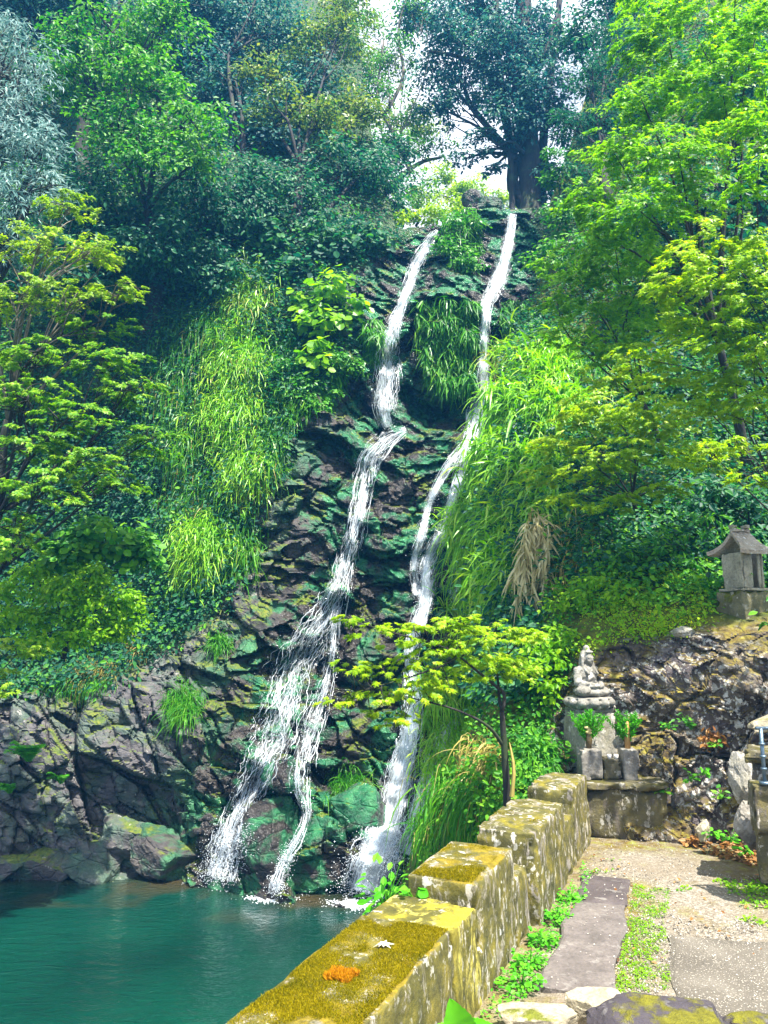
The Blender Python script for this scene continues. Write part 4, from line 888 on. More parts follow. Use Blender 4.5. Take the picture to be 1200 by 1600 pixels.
tree('broadleaf_tree', onA(240, 480), [(190, 60, 14.2, 95, 60), (130, 120, 14, 80, 50), (240, 130, 13.8, 80, 55), (180, 190, 13.5, 70, 45), (300, 190, 13.4, 70, 50), (230, 240, 13.1, 65, 35), (270, 30, 14.3, 60, 40), (310, 250, 13.3, 40, 22), (120, 60, 14, 60, 40)], OVAL, .11, 'mid', 'bright mid green tree with drooping leafy sprays in front of the dark slope', r0=.14, layers=2.6, flat=.32, droop=.45)
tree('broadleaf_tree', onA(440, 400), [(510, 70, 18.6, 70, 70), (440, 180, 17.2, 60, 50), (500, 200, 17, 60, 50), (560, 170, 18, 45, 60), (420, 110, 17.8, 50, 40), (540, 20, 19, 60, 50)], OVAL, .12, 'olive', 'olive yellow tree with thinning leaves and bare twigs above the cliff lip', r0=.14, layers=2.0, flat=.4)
tree('silver_leaf_tree', P(-30, 640, 10.6), [(20, 90, 10.2, 75, 70), (-10, 180, 10, 80, 80), (60, 230, 9.9, 60, 50), (20, 300, 9.8, 75, 55), (80, 290, 9.7, 40, 30), (-20, 30, 10.3, 60, 60), (10, 370, 9.9, 60, 40)], LONG, .115, 'silver', 'pale silvery blue tree with long narrow drooping leaves', r0=.12, layers=3.6, droop=.5, flat=.45)
# evergreen fill right of the fall top
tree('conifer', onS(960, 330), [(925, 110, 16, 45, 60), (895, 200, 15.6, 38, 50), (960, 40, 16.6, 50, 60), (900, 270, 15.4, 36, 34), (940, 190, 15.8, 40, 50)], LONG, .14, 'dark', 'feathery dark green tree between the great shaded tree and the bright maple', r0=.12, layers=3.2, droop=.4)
tree('broadleaf_tree', onS(900, 420), [(880, 330, 14.8, 40, 40), (850, 400, 14.2, 36, 26), (905, 390, 13.6, 45, 30), (870, 260, 15.6, 30, 40)], OVAL, .11, 'mid', 'leafy young tree at the top of the thinner cascade under the dark trunk', r0=.07, layers=2.6)
# the great dark tree on the plateau, multi-stemmed
pz = P(826, 322, 20.5); ex = []
ex.append(tube(curve_pts([P(828, 335, 20.5)-(0, 0, .6), P(827, 250, 20.5), P(822, 120, 20.6), P(815, -60, 20.8)], 14), np.linspace(.35, .22, 14)*np.array([1.5, 1.2, 1.05]+[1]*11), 14, .10))
ex.append(tube(curve_pts([P(800, 330, 20.3)-(0, 0, .6), P(797, 240, 20.3), P(783, 150, 20.2), P(775, -30, 20.3)], 12), np.linspace(.10, .07, 12), 8, .07))
ex.append(tube(curve_pts([P(845, 330, 20.7)-(0, 0, .6), P(850, 200, 20.7), P(868, 60, 20.7), P(880, -60, 20.8)], 12), np.linspace(.16, .08, 12), 8, .07))
for q_ in ([(818, 240), (800, 222), (778, 226), (752, 205), (735, 210), (708, 196)], [(806, 250), (792, 236), (776, 246), (764, 238), (748, 252)], [(824, 200), (800, 170), (785, 168), (762, 140)], [(832, 215), (850, 190), (858, 196), (880, 170)], [(800, 262), (786, 258), (770, 272), (757, 268)]):
    ex.append(tube(curve_pts([P(x_, y_, 20.3+R.normal(0, .15)) for x_, y_ in q_], 16), np.linspace(.075, .012, 16)*R.uniform(.55, 1.1), 6, .12))
ex.append(tube(curve_pts([P(818, 170, 20.4), P(770, 120, 20.2), P(720, 90, 20.1), P(670, 80, 20)], 10), np.linspace(.12, .03, 10), 7, .07))
ex.append(tube(curve_pts([P(822, 140, 20.6), P(850, 90, 20.2), P(870, 20, 20.2)], 10), np.linspace(.12, .04, 10), 7, .07))
tree('broadleaf_tree', pz, [(770, 50, 21, 110, 70), (700, 120, 20.6, 55, 50), (845, 60, 21, 65, 80), (770, 140, 20.3, 60, 40), (875, 190, 20.6, 34, 55), (740, -20, 21, 130, 50), (645, 30, 22, 50, 40), (820, 120, 20, 40, 60), (860, 270, 20.4, 34, 34), (800, 180, 19.8, 50, 40), (850, 140, 19.6, 50, 50), (790, 90, 20, 60, 50), (690, 170, 20.6, 40, 30), (720, 60, 20.4, 70, 50), (880, 300, 20, 30, 26), (748, 214, 20.2, 34, 14), (772, 262, 20.2, 24, 11), (726, 248, 20.3, 26, 11), (756, 238, 20.2, 20, 8)], OVAL, .13, 'blue', 'great dark multi-stemmed tree silhouetted against the sky above the fall', r0=.2, layers=2.5, extra=ex, flat=.6)
lb = [tube(curve_pts([P(590, 310, 21), P(620, 282, 21), P(655, 255, 21), P(690, 246, 21)], 12), np.linspace(.12, .03, 12), 8, .06),
      tube(curve_pts([P(640, 262, 21), P(610, 200, 21), P(590, 150, 21.2), P(600, 60, 21.4)], 12), np.linspace(.09, .025, 12), 7, .06),
      tube(curve_pts([P(600, 180, 21), P(630, 120, 21), P(622, 50, 21.2), P(640, -20, 21.2)], 12), np.linspace(.07, .02, 12), 6, .06)]
tree('sparse_tree', P(588, 318, 21), [(620, 90, 21.3, 50, 60), (590, 150, 21.2, 40, 40), (640, 180, 21, 40, 40), (610, 230, 21, 40, 30), (580, 40, 21.5, 40, 40), (640, 20, 21.5, 40, 40), (645, 225, 20.8, 36, 30), (655, 275, 20.6, 40, 26), (690, 225, 20.6, 34, 26), (625, 305, 20.2, 36, 22)], OVAL, .10, 'mid', 'half bare pale barked tree leaning over the cliff lip against white sky', r0=.06, layers=1.15, barkm=BARKL, extra=lb, every=1)
tree('far_tree', P(720, 330, 29), [(720, 300, 29, 60, 26), (660, 310, 28, 45, 24), (790, 308, 29, 40, 14), (690, 270, 29, 30, 20)], OVAL, .14, 'yellow', 'sunlit yellow green bushes behind the lip of the fall', cat='bush', r0=.08, layers=3.0)
tree('lip_bush', P(650, 345, 18.2), [(650, 335, 18.2, 44, 16), (690, 330, 18.4, 34, 16), (612, 345, 17.8, 34, 16), (715, 318, 19, 26, 14)], OVAL, .10, 'yellow', 'sunlit yellow green bush right on the lip of the main cascade', cat='bush', r0=.03, layers=3.2)
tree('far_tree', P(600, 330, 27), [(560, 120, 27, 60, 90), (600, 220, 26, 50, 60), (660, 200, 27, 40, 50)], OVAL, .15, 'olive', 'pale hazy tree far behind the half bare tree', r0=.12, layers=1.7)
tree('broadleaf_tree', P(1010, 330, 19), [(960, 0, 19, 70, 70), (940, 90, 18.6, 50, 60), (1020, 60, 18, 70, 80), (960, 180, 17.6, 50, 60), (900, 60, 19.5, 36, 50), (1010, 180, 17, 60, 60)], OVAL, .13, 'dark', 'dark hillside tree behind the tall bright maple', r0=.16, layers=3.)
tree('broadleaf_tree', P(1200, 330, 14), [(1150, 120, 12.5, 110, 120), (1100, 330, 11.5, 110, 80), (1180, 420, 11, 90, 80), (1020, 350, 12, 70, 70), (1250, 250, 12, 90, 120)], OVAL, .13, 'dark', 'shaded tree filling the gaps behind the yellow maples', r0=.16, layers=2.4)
# --- maples at the right
MP = dict(proto=STAR, pad=True)
tree('maple_tree', P(1180, 800, 9.2), [(1090, 60, 7.6, 120, 70), (1000, 150, 7.5, 75, 60), (1130, 150, 7.2, 100, 60), (960, 240, 7.4, 70, 45), (1060, 240, 7.1, 90, 55), (920, 310, 7.4, 60, 38), (1000, 330, 7.1, 85, 45), (1180, 60, 7., 70, 70), (1150, -30, 7.6, 120, 60), (1030, -20, 8, 80, 50), (930, 370, 7.6, 55, 30), (1090, 310, 7.2, 60, 40), (1000, 60, 7.8, 50, 50)], STAR, .058, 'bright', 'tall bright green maple whose crown fills the upper corner above the shrine', 'maple', None, 0.061, 2.6, .4, True, .35, twig=False)
tree('maple_tree', P(1330, 760, 7.5), [(1180, 190, 5.9, 50, 40), (1170, 290, 5.8, 40, 30), (1190, 110, 6, 40, 40), (1185, 250, 5.7, 40, 26), (1260, 180, 6, 70, 80)], STAR, .058, 'bright', 'hanging maple sprays at the picture edge in front of the tall bright maple', 'maple', None, 0.033, 2.2, .3, True, .45, twig=False)
tree('maple_tree', P(1060, 760, 9.8), [(900, 430, 9., 50, 35), (950, 420, 8.8, 60, 45), (870, 470, 9.2, 40, 24), (930, 480, 9, 60, 34), (1000, 470, 8.6, 60, 40), (855, 415, 9.4, 24, 20), (930, 540, 8.6, 60, 30), (990, 530, 8.4, 60, 34), (880, 520, 9, 40, 24), (960, 380, 8.6, 60, 34), (1030, 400, 8.2, 60, 40)], STAR, .058, 'bright', 'darker green maple below the bright crown, next to the thinner cascade', 'maple', None, 0.039, 2.6, .4, True, .35, twig=False)
tree('maple_tree', P(1340, 950, 6.6), [(1120, 380, 5.9, 90, 40), (1080, 430, 5.8, 70, 40), (1160, 450, 5.6, 75, 50), (1060, 500, 6, 55, 34), (1130, 520, 5.7, 80, 36), (1190, 400, 5.6, 50, 40), (1280, 450, 5.6, 90, 80), (1000, 560, 6.3, 50, 30), (1180, 540, 5.6, 60, 34), (1030, 450, 6, 40, 26)], STAR, .05, 'yellow', 'yellow green maple with orange tinged leaves under the tall bright maple', 'maple', None, 0.028, 2.7, .3, True, .4, twig=False)
tree('maple_tree', P(1300, 980, 6.8), [(1150, 590, 5.9, 75, 28), (1060, 600, 6.2, 90, 28), (1120, 640, 6.0, 90, 28), (1180, 620, 5.7, 50, 26), (1270, 620, 5.9, 70, 50)], STAR, .05, 'yellow', 'low yellow tipped maple boughs spreading level over the slope', 'maple', None, 0.028, 2.4, .25, True, .4, twig=False)
tree('maple_tree', P(1010, 840, 8.6), [(950, 640, 7.4, 80, 36), (890, 690, 7.8, 60, 30), (1000, 700, 7, 90, 34), (1090, 710, 6.7, 70, 34), (930, 730, 7.4, 60, 26), (1040, 660, 6.9, 70, 30), (860, 740, 8., 40, 22), (900, 640, 7.6, 50, 30), (960, 590, 7.6, 60, 30), (1010, 640, 7, 70, 30), (950, 780, 7.2, 60, 22), (1040, 765, 6.9, 60, 20), (880, 780, 7.7, 40, 20)], STAR, .05, 'yellow', 'mid green spreading maple shrub over the tall grass, below the yellow boughs', 'maple', None, 0.028, 2.5, .3, True, .35, twig=False)
tree('maple_tree', P(1330, 960, 5.4), [(1150, 690, 5.1, 60, 12), (1175, 745, 5, 45, 12), (1110, 705, 5.2, 40, 9), (1230, 700, 5, 60, 30)], STAR, .055, 'yellow', 'thin yellow maple twigs reaching in front of the shaded shrubs', 'maple', None, .02, 2., .2, True, .3)
# --- maples at the left
tree('maple_tree', P(-60, 900, 9.6), [(110, 320, 9, 60, 26), (60, 385, 8.9, 80, 36), (150, 390, 8.7, 70, 28), (190, 450, 8.6, 50, 20), (30, 460, 8.7, 80, 36), (120, 460, 8.7, 70, 26), (-50, 400, 9, 60, 60)], STAR, .052, 'pale', 'yellow green layered maple against the dark hollow, topmost of three on its slope', 'maple', None, .07, 2.3, .3, True, .30, BARKL, fork=.5)
tree('maple_tree', P(-80, 980, 9.3), [(60, 550, 8.5, 90, 30), (160, 560, 8.6, 75, 30), (40, 610, 8.3, 90, 30), (200, 610, 8.6, 65, 26), (110, 650, 8.2, 90, 28), (-40, 580, 8.4, 60, 60), (150, 505, 8.7, 70, 24)], STAR, .052, 'maple', 'deep green layered maple with sunlit leaf tops, middle of three on its slope', 'maple', None, .07, 2.6, .3, True, .35)
tree('maple_tree', P(-90, 1010, 9.), [(40, 690, 8.1, 90, 30), (120, 720, 8.2, 70, 28), (230, 690, 8.9, 55, 30), (60, 760, 8, 80, 34), (180, 750, 8.7, 60, 24), (20, 830, 8, 50, 40)], STAR, .052, 'maple', 'deep green layered maple lowest of three, over the round leaved shrub', 'maple', None, .06, 2.6, .3, True, .35)
tree('leafy_shrub', P(150, 940, 9.9), [(165, 840, 9.5, 70, 36), (110, 860, 9.4, 50, 30), (210, 870, 9.6, 40, 20)], ROUND, .10, 'mid', 'round leaved climbing shrub under the lowest layered maple', 'shrub', None, .03, 3.4, .4)
tree('leafy_shrub', P(100, 1010, 9.6), [(60, 915, 9.2, 70, 34), (140, 910, 9.3, 70, 34), (200, 950, 9.6, 40, 30), (20, 960, 9., 40, 26), (100, 955, 9.2, 60, 24), (180, 985, 9.6, 46, 22), (60, 1000, 9., 50, 20), (130, 985, 9.2, 50, 20)], OVAL, .07, 'bright', 'yellow green spreading shrub above the slanting rock slabs', 'shrub', None, .03, 3.6, .35, droop=.4)
tree('leafy_shrub', P(-30, 1080, 8.9), [(20, 1010, 8.6, 50, 14), (-20, 1050, 8.6, 40, 20), (5, 1075, 8.5, 20, 12)], STAR, .06, 'pale', 'pale leaved bough reaching in at the edge over the bank', 'shrub', None, .02, 1.8, .3, True)
tree('leafy_shrub', onA(515, 560), [(520, 450, 14.4, 40, 26), (500, 500, 14.2, 36, 30), (545, 480, 14.4, 26, 24), (495, 560, 13.9, 30, 34), (470, 470, 14.4, 20, 30)], ROUND, .17, 'bright', 'big leaved bright vine clinging to the cliff beside the main cascade', 'vine', None, .03, 2.2, .5)
tree('leafy_shrub', onA(500, 640), [(490, 620, 13.9, 40, 36), (530, 560, 14.2, 34, 34), (450, 600, 13.9, 30, 40)], LEAF, .09, 'grassd', 'dark moss green shrub hugging the cliff under the big leaved vine', 'shrub', None, .03, 3., .5)
tree('leafy_shrub', onA(470, 400), [(430, 370, 15.3, 40, 34), (520, 385, 15.4, 60, 26), (580, 370, 15.8, 40, 22), (470, 420, 15, 46, 26)], ROUND, .14, 'dark', 'glossy dark broad leaved bush under the overhanging evergreen', 'shrub', None, .04, 2.6, .5)
tree('leafy_shrub', onA(715, 410), [(720, 345, 16.3, 34, 22), (715, 380, 16, 38, 26), (735, 410, 15.6, 26, 16)], LEAF, .11, 'grassd', 'dark leafy cushion on the knoll between the two cascades', 'shrub', None, .03, 3.2, .5)
# shrubs by the shrine
tree('leafy_shrub', P(1080, 900, 7.5), [(1060, 850, 7.3, 60, 30), (1000, 870, 7.5, 50, 24), (1110, 820, 7.2, 60, 26), (1090, 880, 7.1, 40, 20)], LONG, .11, 'mid', 'long leaved shrub beside the little stone shrine', 'shrub', None, .02, 1.6, .4, droop=.35)
tree('leafy_shrub', P(950, 940, 7.6), [(930, 920, 7.4, 50, 26), (980, 930, 7.2, 50, 24), (890, 940, 7.5, 34, 22), (1030, 930, 7., 40, 18)], OVAL, .06, 'bright', 'light green shrub on the mossy brow above the statue', 'shrub', None, .02, 1.8, .4)
tree('leafy_shrub', P(1180, 830, 7.8), [(1170, 790, 7.6, 60, 30), (1110, 770, 7.7, 60, 26), (1200, 840, 7.4, 30, 24)], OVAL, .09, 'dark', 'shaded shrub behind the roof of the stone shrine', 'shrub', None, .03, 2.4, .5)
tree('leafy_shrub', P(850, 1080, 6.85), [(850, 1030, 6.7, 34, 26), (870, 990, 6.8, 40, 20), (840, 1000, 6.9, 34, 22), (860, 1070, 6.6, 26, 22)], OVAL, .055, 'bright', 'small leafy bush behind the little maple, next to the statue', 'shrub', None, .015, 2.0, .4)
# --- the little maple beside the parapet
tb = P(793, 1262, 5.95); fk = P(784, 1112, 5.85)
ml = [tube(curve_pts([tb-(0, 0, .2), P(790, 1200, 5.92), fk], 10), np.linspace(.036, .020, 10), 9, .06),
      tube(curve_pts([fk, P(788, 1085, 5.85), P(772, 1070, 5.8), P(745, 1048, 5.7), P(716, 1025, 5.6), P(685, 1008, 5.5), P(650, 998, 5.4)], 18), np.linspace(.016, .004, 18), 7, .05),
      tube(curve_pts([fk, P(780, 1090, 5.88), P(776, 1050, 5.9), P(762, 1026, 5.9), P(770, 1000, 5.85)], 14), np.linspace(.014, .004, 14), 7, .05),
      tube(curve_pts([P(786, 1165, 5.9), P(768, 1140, 5.8), P(742, 1122, 5.65), P(700, 1105, 5.55), P(640, 1090, 5.45)], 14), np.linspace(.016, .004, 14), 7, .05),
      tube(curve_pts([P(716, 1025, 5.6), P(690, 1040, 5.5), P(640, 1058, 5.4), P(580, 1075, 5.35)], 10), np.linspace(.010, .004, 10), 6, .05),
      tube(curve_pts([P(650, 998, 5.4), P(600, 985, 5.35), P(545, 968, 5.3)], 8), np.linspace(.007, .003, 8), 5),
      tube(curve_pts([P(776, 1050, 5.9), P(800, 1015, 5.9), P(826, 990, 5.95)], 8), np.linspace(.010, .004, 8), 5)]
MT = empty('maple_tree', tuple(tb), 'small slender maple with flat yellow green sprays growing behind the parapet', 'maple')
pr, cen, sub = crown([(700, 985, 5.5, 70, 22), (610, 985, 5.35, 66, 18), (780, 990, 5.8, 62, 26), (552, 968, 5.3, 34, 10), (825, 988, 5.9, 40, 16), (660, 1010, 5.5, 66, 20), (600, 1088, 5.4, 62, 14), (650, 1080, 5.45, 56, 18), (550, 1040, 5.35, 42, 11), (590, 1055, 5.4, 46, 12), (760, 1040, 5.85, 50, 28), (620, 1120, 5.45, 50, 16), (525, 1095, 5.35, 34, 8), (800, 1040, 5.9, 40, 26), (720, 1015, 5.6, 50, 20), (690, 1060, 5.6, 40, 20), (640, 1040, 5.45, 50, 14), (730, 970, 5.6, 50, 14)], STAR, .040, 2.2, .3, True, .2, .9)
V, Fs = merge(pr); mesh('crown', V, Fs, LM['yellow'], MT)
for c, s in zip(cen, sub):
    al = np.concatenate([t[0][:-2] for t in ml[1:]]); 
    for q in s[::2]:
        a = al[np.argmin(np.linalg.norm(al-q, axis=1)+.0)]; ml.append(tube(curve_pts([a, (a+q)/2+R.normal(0, .02, 3), q], 5), np.linspace(.004, .0015, 5), 4))
V, Fs = merge(ml); mesh('trunk', V, Fs, BARK, MT, True)
V, Fs = tube(curve_pts([P(800, 1245, 5.8), P(803, 1200, 5.82), P(796, 1160, 5.88)], 6), [.02, .018, .015, .012, .01, .004], 5, .2); mesh('peeling_bark', V, Fs, LM['straw'], MT)
# ------------------------------------------------------------------ grasses and ferns
def blades(base, d0, L, w, droop, seg=6, curl=.25):
    """bent tapering blades: base n x 3, first direction, length, width"""
    n = len(base); d0 = nrm(d0); t = np.linspace(0, 1, seg)[None, :, None]
    side = nrm(np.cross(d0, np.array([0, 0, 1.])+1e-3)+R.normal(0, .35, (n, 3))); dn = np.array([0, 0, -1.])
    c = base[:, None]+d0[:, None]*(L[:, None, None]*t)*(1-.35*droop[:, None, None]*t)+dn*(droop*L)[:, None, None]*t**2*.75+side[:, None]*(curl*L*R.normal(0, .5, n))[:, None, None]*t**2
    ww = w[:, None, None]*np.array([.55, 1, .95, .75, .45, .03])[None, :, None] if seg == 6 else w[:, None, None]*(1-t)**.6
    V = np.stack([c-side[:, None]*ww/2, c+side[:, None]*ww/2], 2).reshape(-1, 3)
    o = (np.arange(n)*seg*2)[:, None]; k = np.arange(seg-1)[None]*2
    q = np.stack([o+k, o+k+1, o+k+3, o+k+2], -1).reshape(-1, 4); return V, [q]
def tuft_part(px, py, rx, ry, n, L, w, droop, out=(0, -.8, .7), spread=.6, lift=.0):
    x = px+rx*R.normal(0, .5, n); y = py+ry*R.normal(0, .5, n); sd_ = surf(x, y); md = float(surf(px, py)); sd_ = np.clip(sd_, md-.4, md+.4); b = P(x, y, sd_-lift)
    d = np.array(out)+R.normal(0, spread, (n, 3)); return blades(b, d, L*R.uniform(.5, 1.15, n), w*R.uniform(.6, 1.2, n), droop*R.uniform(.5, 1.3, n))
def tuft(name, px, py, rx, ry, n, L, w, droop, mat, label, cat='grass clump', dry=0, group=None, **k):
    V, Fs = tuft_part(px, py, rx, ry, n, L, w, droop, **k); loc = onS(px, py); e = empty(name, tuple(loc), label, cat, group)
    mesh('blades', V, Fs, LM[mat], e)
    if dry: V, Fs = tuft_part(px, py+ry*.2, rx*.9, ry*.8, dry, L*.9, w*.7, droop*1.3, **k); mesh('dry_blades', V, Fs, LM['straw'], e)
    return e
def canes(px, py, rx, ry, n, L, droop, mat, parent, ll=.25, lw=.020, m=9, out=(0, -.8, .7), spread=.55):
    x = px+rx*R.normal(0, .5, n); y = py+ry*R.normal(0, .5, n); md = float(surf(px, py+8)); b = P(x, y, np.clip(surf(x, y), md-.4, md+.4)); d = nrm(np.array(out)+R.normal(0, spread, (n, 3))); l = L*R.uniform(.6, 1.2, n); dr = droop*R.uniform(.6, 1.3, n)
    t = np.linspace(.2, 1, m)[None, :, None]; c = b[:, None]+d[:, None]*l[:, None, None]*t*(1-.35*dr[:, None, None]*t)+np.array([0, 0, -1.])*(dr*l)[:, None, None]*t**2*.75
    tg = nrm(d[:, None]+np.array([0, 0, -1.])*dr[:, None, None]*t*1.5); c = c.reshape(-1, 3); tg = tg.reshape(-1, 3); k = len(c)
    V, Fs = blades(c, tg*.6+R.normal(0, .6, (k, 3))+np.array([0, -.15, -.1]), ll*R.uniform(.5, 1.2, k), lw*R.uniform(.6, 1.3, k), .6*R.uniform(.4, 1.4, k)); mesh('leaves', V, Fs, LM[mat], parent)
def T(name, px, py, rx, ry, n, L, w, droop, mat, label, cat='grass clump', dry=0, group=None, **k):
    big = mat == 'grass' and L > .6
    reed = big and px > 700 and py < 980
    e = tuft(name, px, py, rx, ry, int(n*(.46 if big else 1.2)), L*(1.15 if reed else 1.), w*(1.35 if reed else .85), droop*(.9 if reed else 1.), mat, label, cat, dry, group, **k)
    if big: canes(px, py-8, rx, ry*1.1, int(n*(.22 if reed else .55)), L*.95, droop, mat, e, .42 if reed else .25, .032 if reed else .020)
    return e
T('grass_clump', 385, 455, 36, 34, 765, .95, .026, 1.3, 'grass', 'long pale grass clump mixed with brown straw, topmost of the hanging cascade', dry=520)
T('grass_clump', 330, 520, 40, 30, 600, .85, .024, 1.3, 'grassd', 'darker thin grass clump beside the topmost hanging grass', dry=120)
T('grass_clump', 375, 560, 40, 34, 935, .95, .030, 1.2, 'grass', 'thick sunlit grass clump in the middle of the hanging cascade', dry=160)
T('grass_clump', 360, 650, 43, 36, 1105, .95, .030, 1.2, 'grass', 'brightest long grass clump low in the hanging cascade', dry=220)
T('grass_clump', 385, 725, 33, 30, 680, .85, .026, 1.3, 'grass', 'bent grass clump with straw wisps above the lowest hanging tuft', dry=320)
T('grass_clump', 285, 590, 36, 60, 800, .85, .022, 1.35, 'grassd', 'wispy green grass curtain between the layered maples and the bright cascade', dry=260)
T('grass_clump', 290, 700, 34, 46, 700, .8, .022, 1.35, 'grassd', 'shaded drooping grass under the wispy grass curtain', dry=200)
T('grass_clump', 300, 780, 40, 30, 500, .8, .022, 1.3, 'grassd', 'thin hanging grass with brown stalks over the dark hollow', dry=240)
T('grass_clump', 322, 850, 40, 26, 1000, .95, .026, 1.25, 'grass', 'lowest bright hanging grass tuft, pale straw ends over the rocks', dry=260)
T('grass_clump', 375, 850, 26, 40, 600, .7, .020, 1.2, 'grassd', 'dark green grass edge beside the lowest bright hanging tuft')
T('grass_clump', 420, 690, 24, 56, 900, .55, .016, 1.1, 'grassd', 'short dark green grass strip along the edge of the bare rock')
T('grass_clump', 450, 560, 26, 40, 600, .6, .02, 1.1, 'grassd', 'short green grass patch between the cascade grass and the big leaved vine')
T('grass_clump', 288, 1100, 24, 28, 700, .5, .014, .9, 'grassd', 'compact green tussock rooted in the crack of the grey rock')
T('grass_clump', 345, 1005, 18, 14, 260, .38, .016, .9, 'grassd', 'small green tuft in the rocks above the compact tussock')
T('grass_clump', 545, 1225, 26, 22, 650, .48, .014, .9, 'grassd', 'dark green tussock beside the lower main cascade')
T('grass_clump', 217, 1010, 12, 18, 240, .55, .016, 1.4, 'straw', 'brown withered grass tuft hanging over the slanting rock')
T('grass_clump', 150, 1045, 40, 14, 340, .5, .014, 1.3, 'straw', 'thin dry grass along the top of the slanting rock slabs')
T('grass_clump', 120, 1070, 60, 10, 420, .4, .016, 1.2, 'grassd', 'dark short grass fringe on top of the left rock mass')
T('grass_clump', 800, 560, 26, 20, 420, .95, .036, 1.1, 'grass', 'broad bladed pale grass crowning the slope beside the thinner cascade', dry=120)
T('grass_clump', 855, 580, 34, 26, 700, .95, .034, 1.0, 'grass', 'tall upright green grass next to the crowning pale grass', out=(0, -.6, 1.1))
T('grass_clump', 800, 640, 34, 26, 900, .95, .034, 1.15, 'grass', 'thick bright grass leaning over the branching cascade')
T('grass_clump', 870, 650, 40, 28, 800, .95, .032, 1.1, 'grass', 'lush grass clump behind the spreading maple shrub')
T('grass_clump', 780, 720, 36, 28, 1000, .95, .030, 1.15, 'grass', 'brightest fine grass in the middle of the slope by the thinner cascade')
T('grass_clump', 840, 740, 40, 28, 900, .9, .028, 1.15, 'grass', 'yellow green grass under the spreading maple shrub')
T('grass_clump', 755, 800, 30, 30, 900, .85, .026, 1.15, 'grass', 'fine bright grass hanging towards the rocks of the thinner cascade')
T('grass_clump', 800, 830, 36, 30, 900, .85, .028, 1.2, 'grass', 'green grass clump above the bundle of dead cane leaves')
T('grass_clump', 755, 885, 26, 28, 700, .7, .024, 1.1, 'grass', 'lowest green grass on the slope, above the little maple')
T('grass_clump', 735, 840, 22, 34, 700, .8, .026, 1.15, 'grass', 'pale fine grass edge nearest the rocks of the branching cascade', out=(-.4, -.7, .7))
T('grass_clump', 790, 900, 34, 26, 800, .8, .028, 1.15, 'grass', 'sunny grass directly below the bundle of dead cane leaves')
T('grass_clump', 740, 955, 30, 26, 600, .7, .024, 1.1, 'grass', 'green grass clump just over the crown of the little maple')
T('grass_clump', 850, 800, 34, 26, 700, .85, .028, 1.2, 'grass', 'grass clump next to the brown dead stems in the shade')
T('grass_clump', 752, 1005, 16, 30, 520, .6, .024, 1.1, 'grass', 'green grass on the bank edge behind the upper sprays of the little maple', out=(-.5, -.7, .6))
T('grass_clump', 748, 1065, 18, 30, 520, .6, .024, 1.1, 'grass', 'reedy grass on the bank edge behind the lower sprays of the little maple', out=(-.5, -.7, .6))
T('grass_clump', 735, 1125, 18, 22, 420, .5, .022, 1.1, 'grass', 'reedy tuft on the bank edge where the thinner cascade bends', out=(-.5, -.7, .6))
T('grass_clump', 950, 590, 46, 26, 700, .8, .026, 1.3, 'grassd', 'arching grass with brown stems high on the shaded slope', dry=420)
cb = P(828, 800, float(surf(828, 800))-.75); CE = empty('dead_cane', tuple(cb), 'bundle of dead cane leaves hanging pale and brown below the tall grass', 'dead leaves')
k = 9; st = []; bs = []; tg = []
for j in range(k):
    e_ = P(800+8*j+R.uniform(-8, 8), 915+R.uniform(-30, 45), float(surf(830, 900))-.75+R.normal(0, .1)); pt = curve_pts([cb+R.normal(0, .05, 3), (cb+e_)/2+np.array([.03, -.12, .05])+R.normal(0, .04, 3), e_], 14); st.append(tube(pt, np.linspace(.008, .003, 14), 5)); bs.append(np.repeat(pt[3:], 6, 0)); tg.append(np.repeat(np.gradient(pt, axis=0)[3:], 6, 0))
bs = np.concatenate(bs); tg = nrm(np.concatenate(tg)); V, Fs = blades(bs, tg*1.1+R.normal(0, .38, bs.shape), R.uniform(.16, .40, len(bs)), R.uniform(.018, .038, len(bs)), np.full(len(bs), .5)); mesh('leaves', V, Fs, LM['cane'], CE); V, Fs = merge(st); mesh('stem', V, Fs, LM['straw'], CE)
T('grass_clump', 900, 860, 40, 40, 420, .7, .016, 1.5, 'straw', 'thin brown dead stems hanging in the shade behind the dead cane leaves', 'dead stems')
T('grass_clump', 705, 1170, 34, 24, 700, .62, .020, 1.15, 'grass', 'arching grass on the bank between the little maple and the cascade', dry=120)
T('grass_clump', 720, 1235, 40, 26, 1000, .62, .020, 1.25, 'grassd', 'dense drooping grass behind the parapet with dry straws', dry=420)
T('grass_clump', 675, 1290, 22, 26, 700, .55, .022, 1.2, 'grassd', 'dark bank grass next to the foot of the thinner cascade', dry=80)
T('grass_clump', 760, 1180, 30, 24, 420, .55, .016, 1.25, 'straw', 'straw coloured grass around the trunk of the little maple')
T('grass_clump', 835, 1180, 26, 26, 380, .42, .016, .9, 'grassd', 'thin dark grass between the little maple trunk and the statue pillar')
T('grass_clump', 690, 1080, 40, 34, 700, .6, .026, 1.0, 'grass', 'green broad grass seen through the sprays of the little maple')
T('grass_clump', 660, 1130, 14, 10, 120, .42, .02, 1.1, 'grass', 'little pale grass spray in front of the falling water')
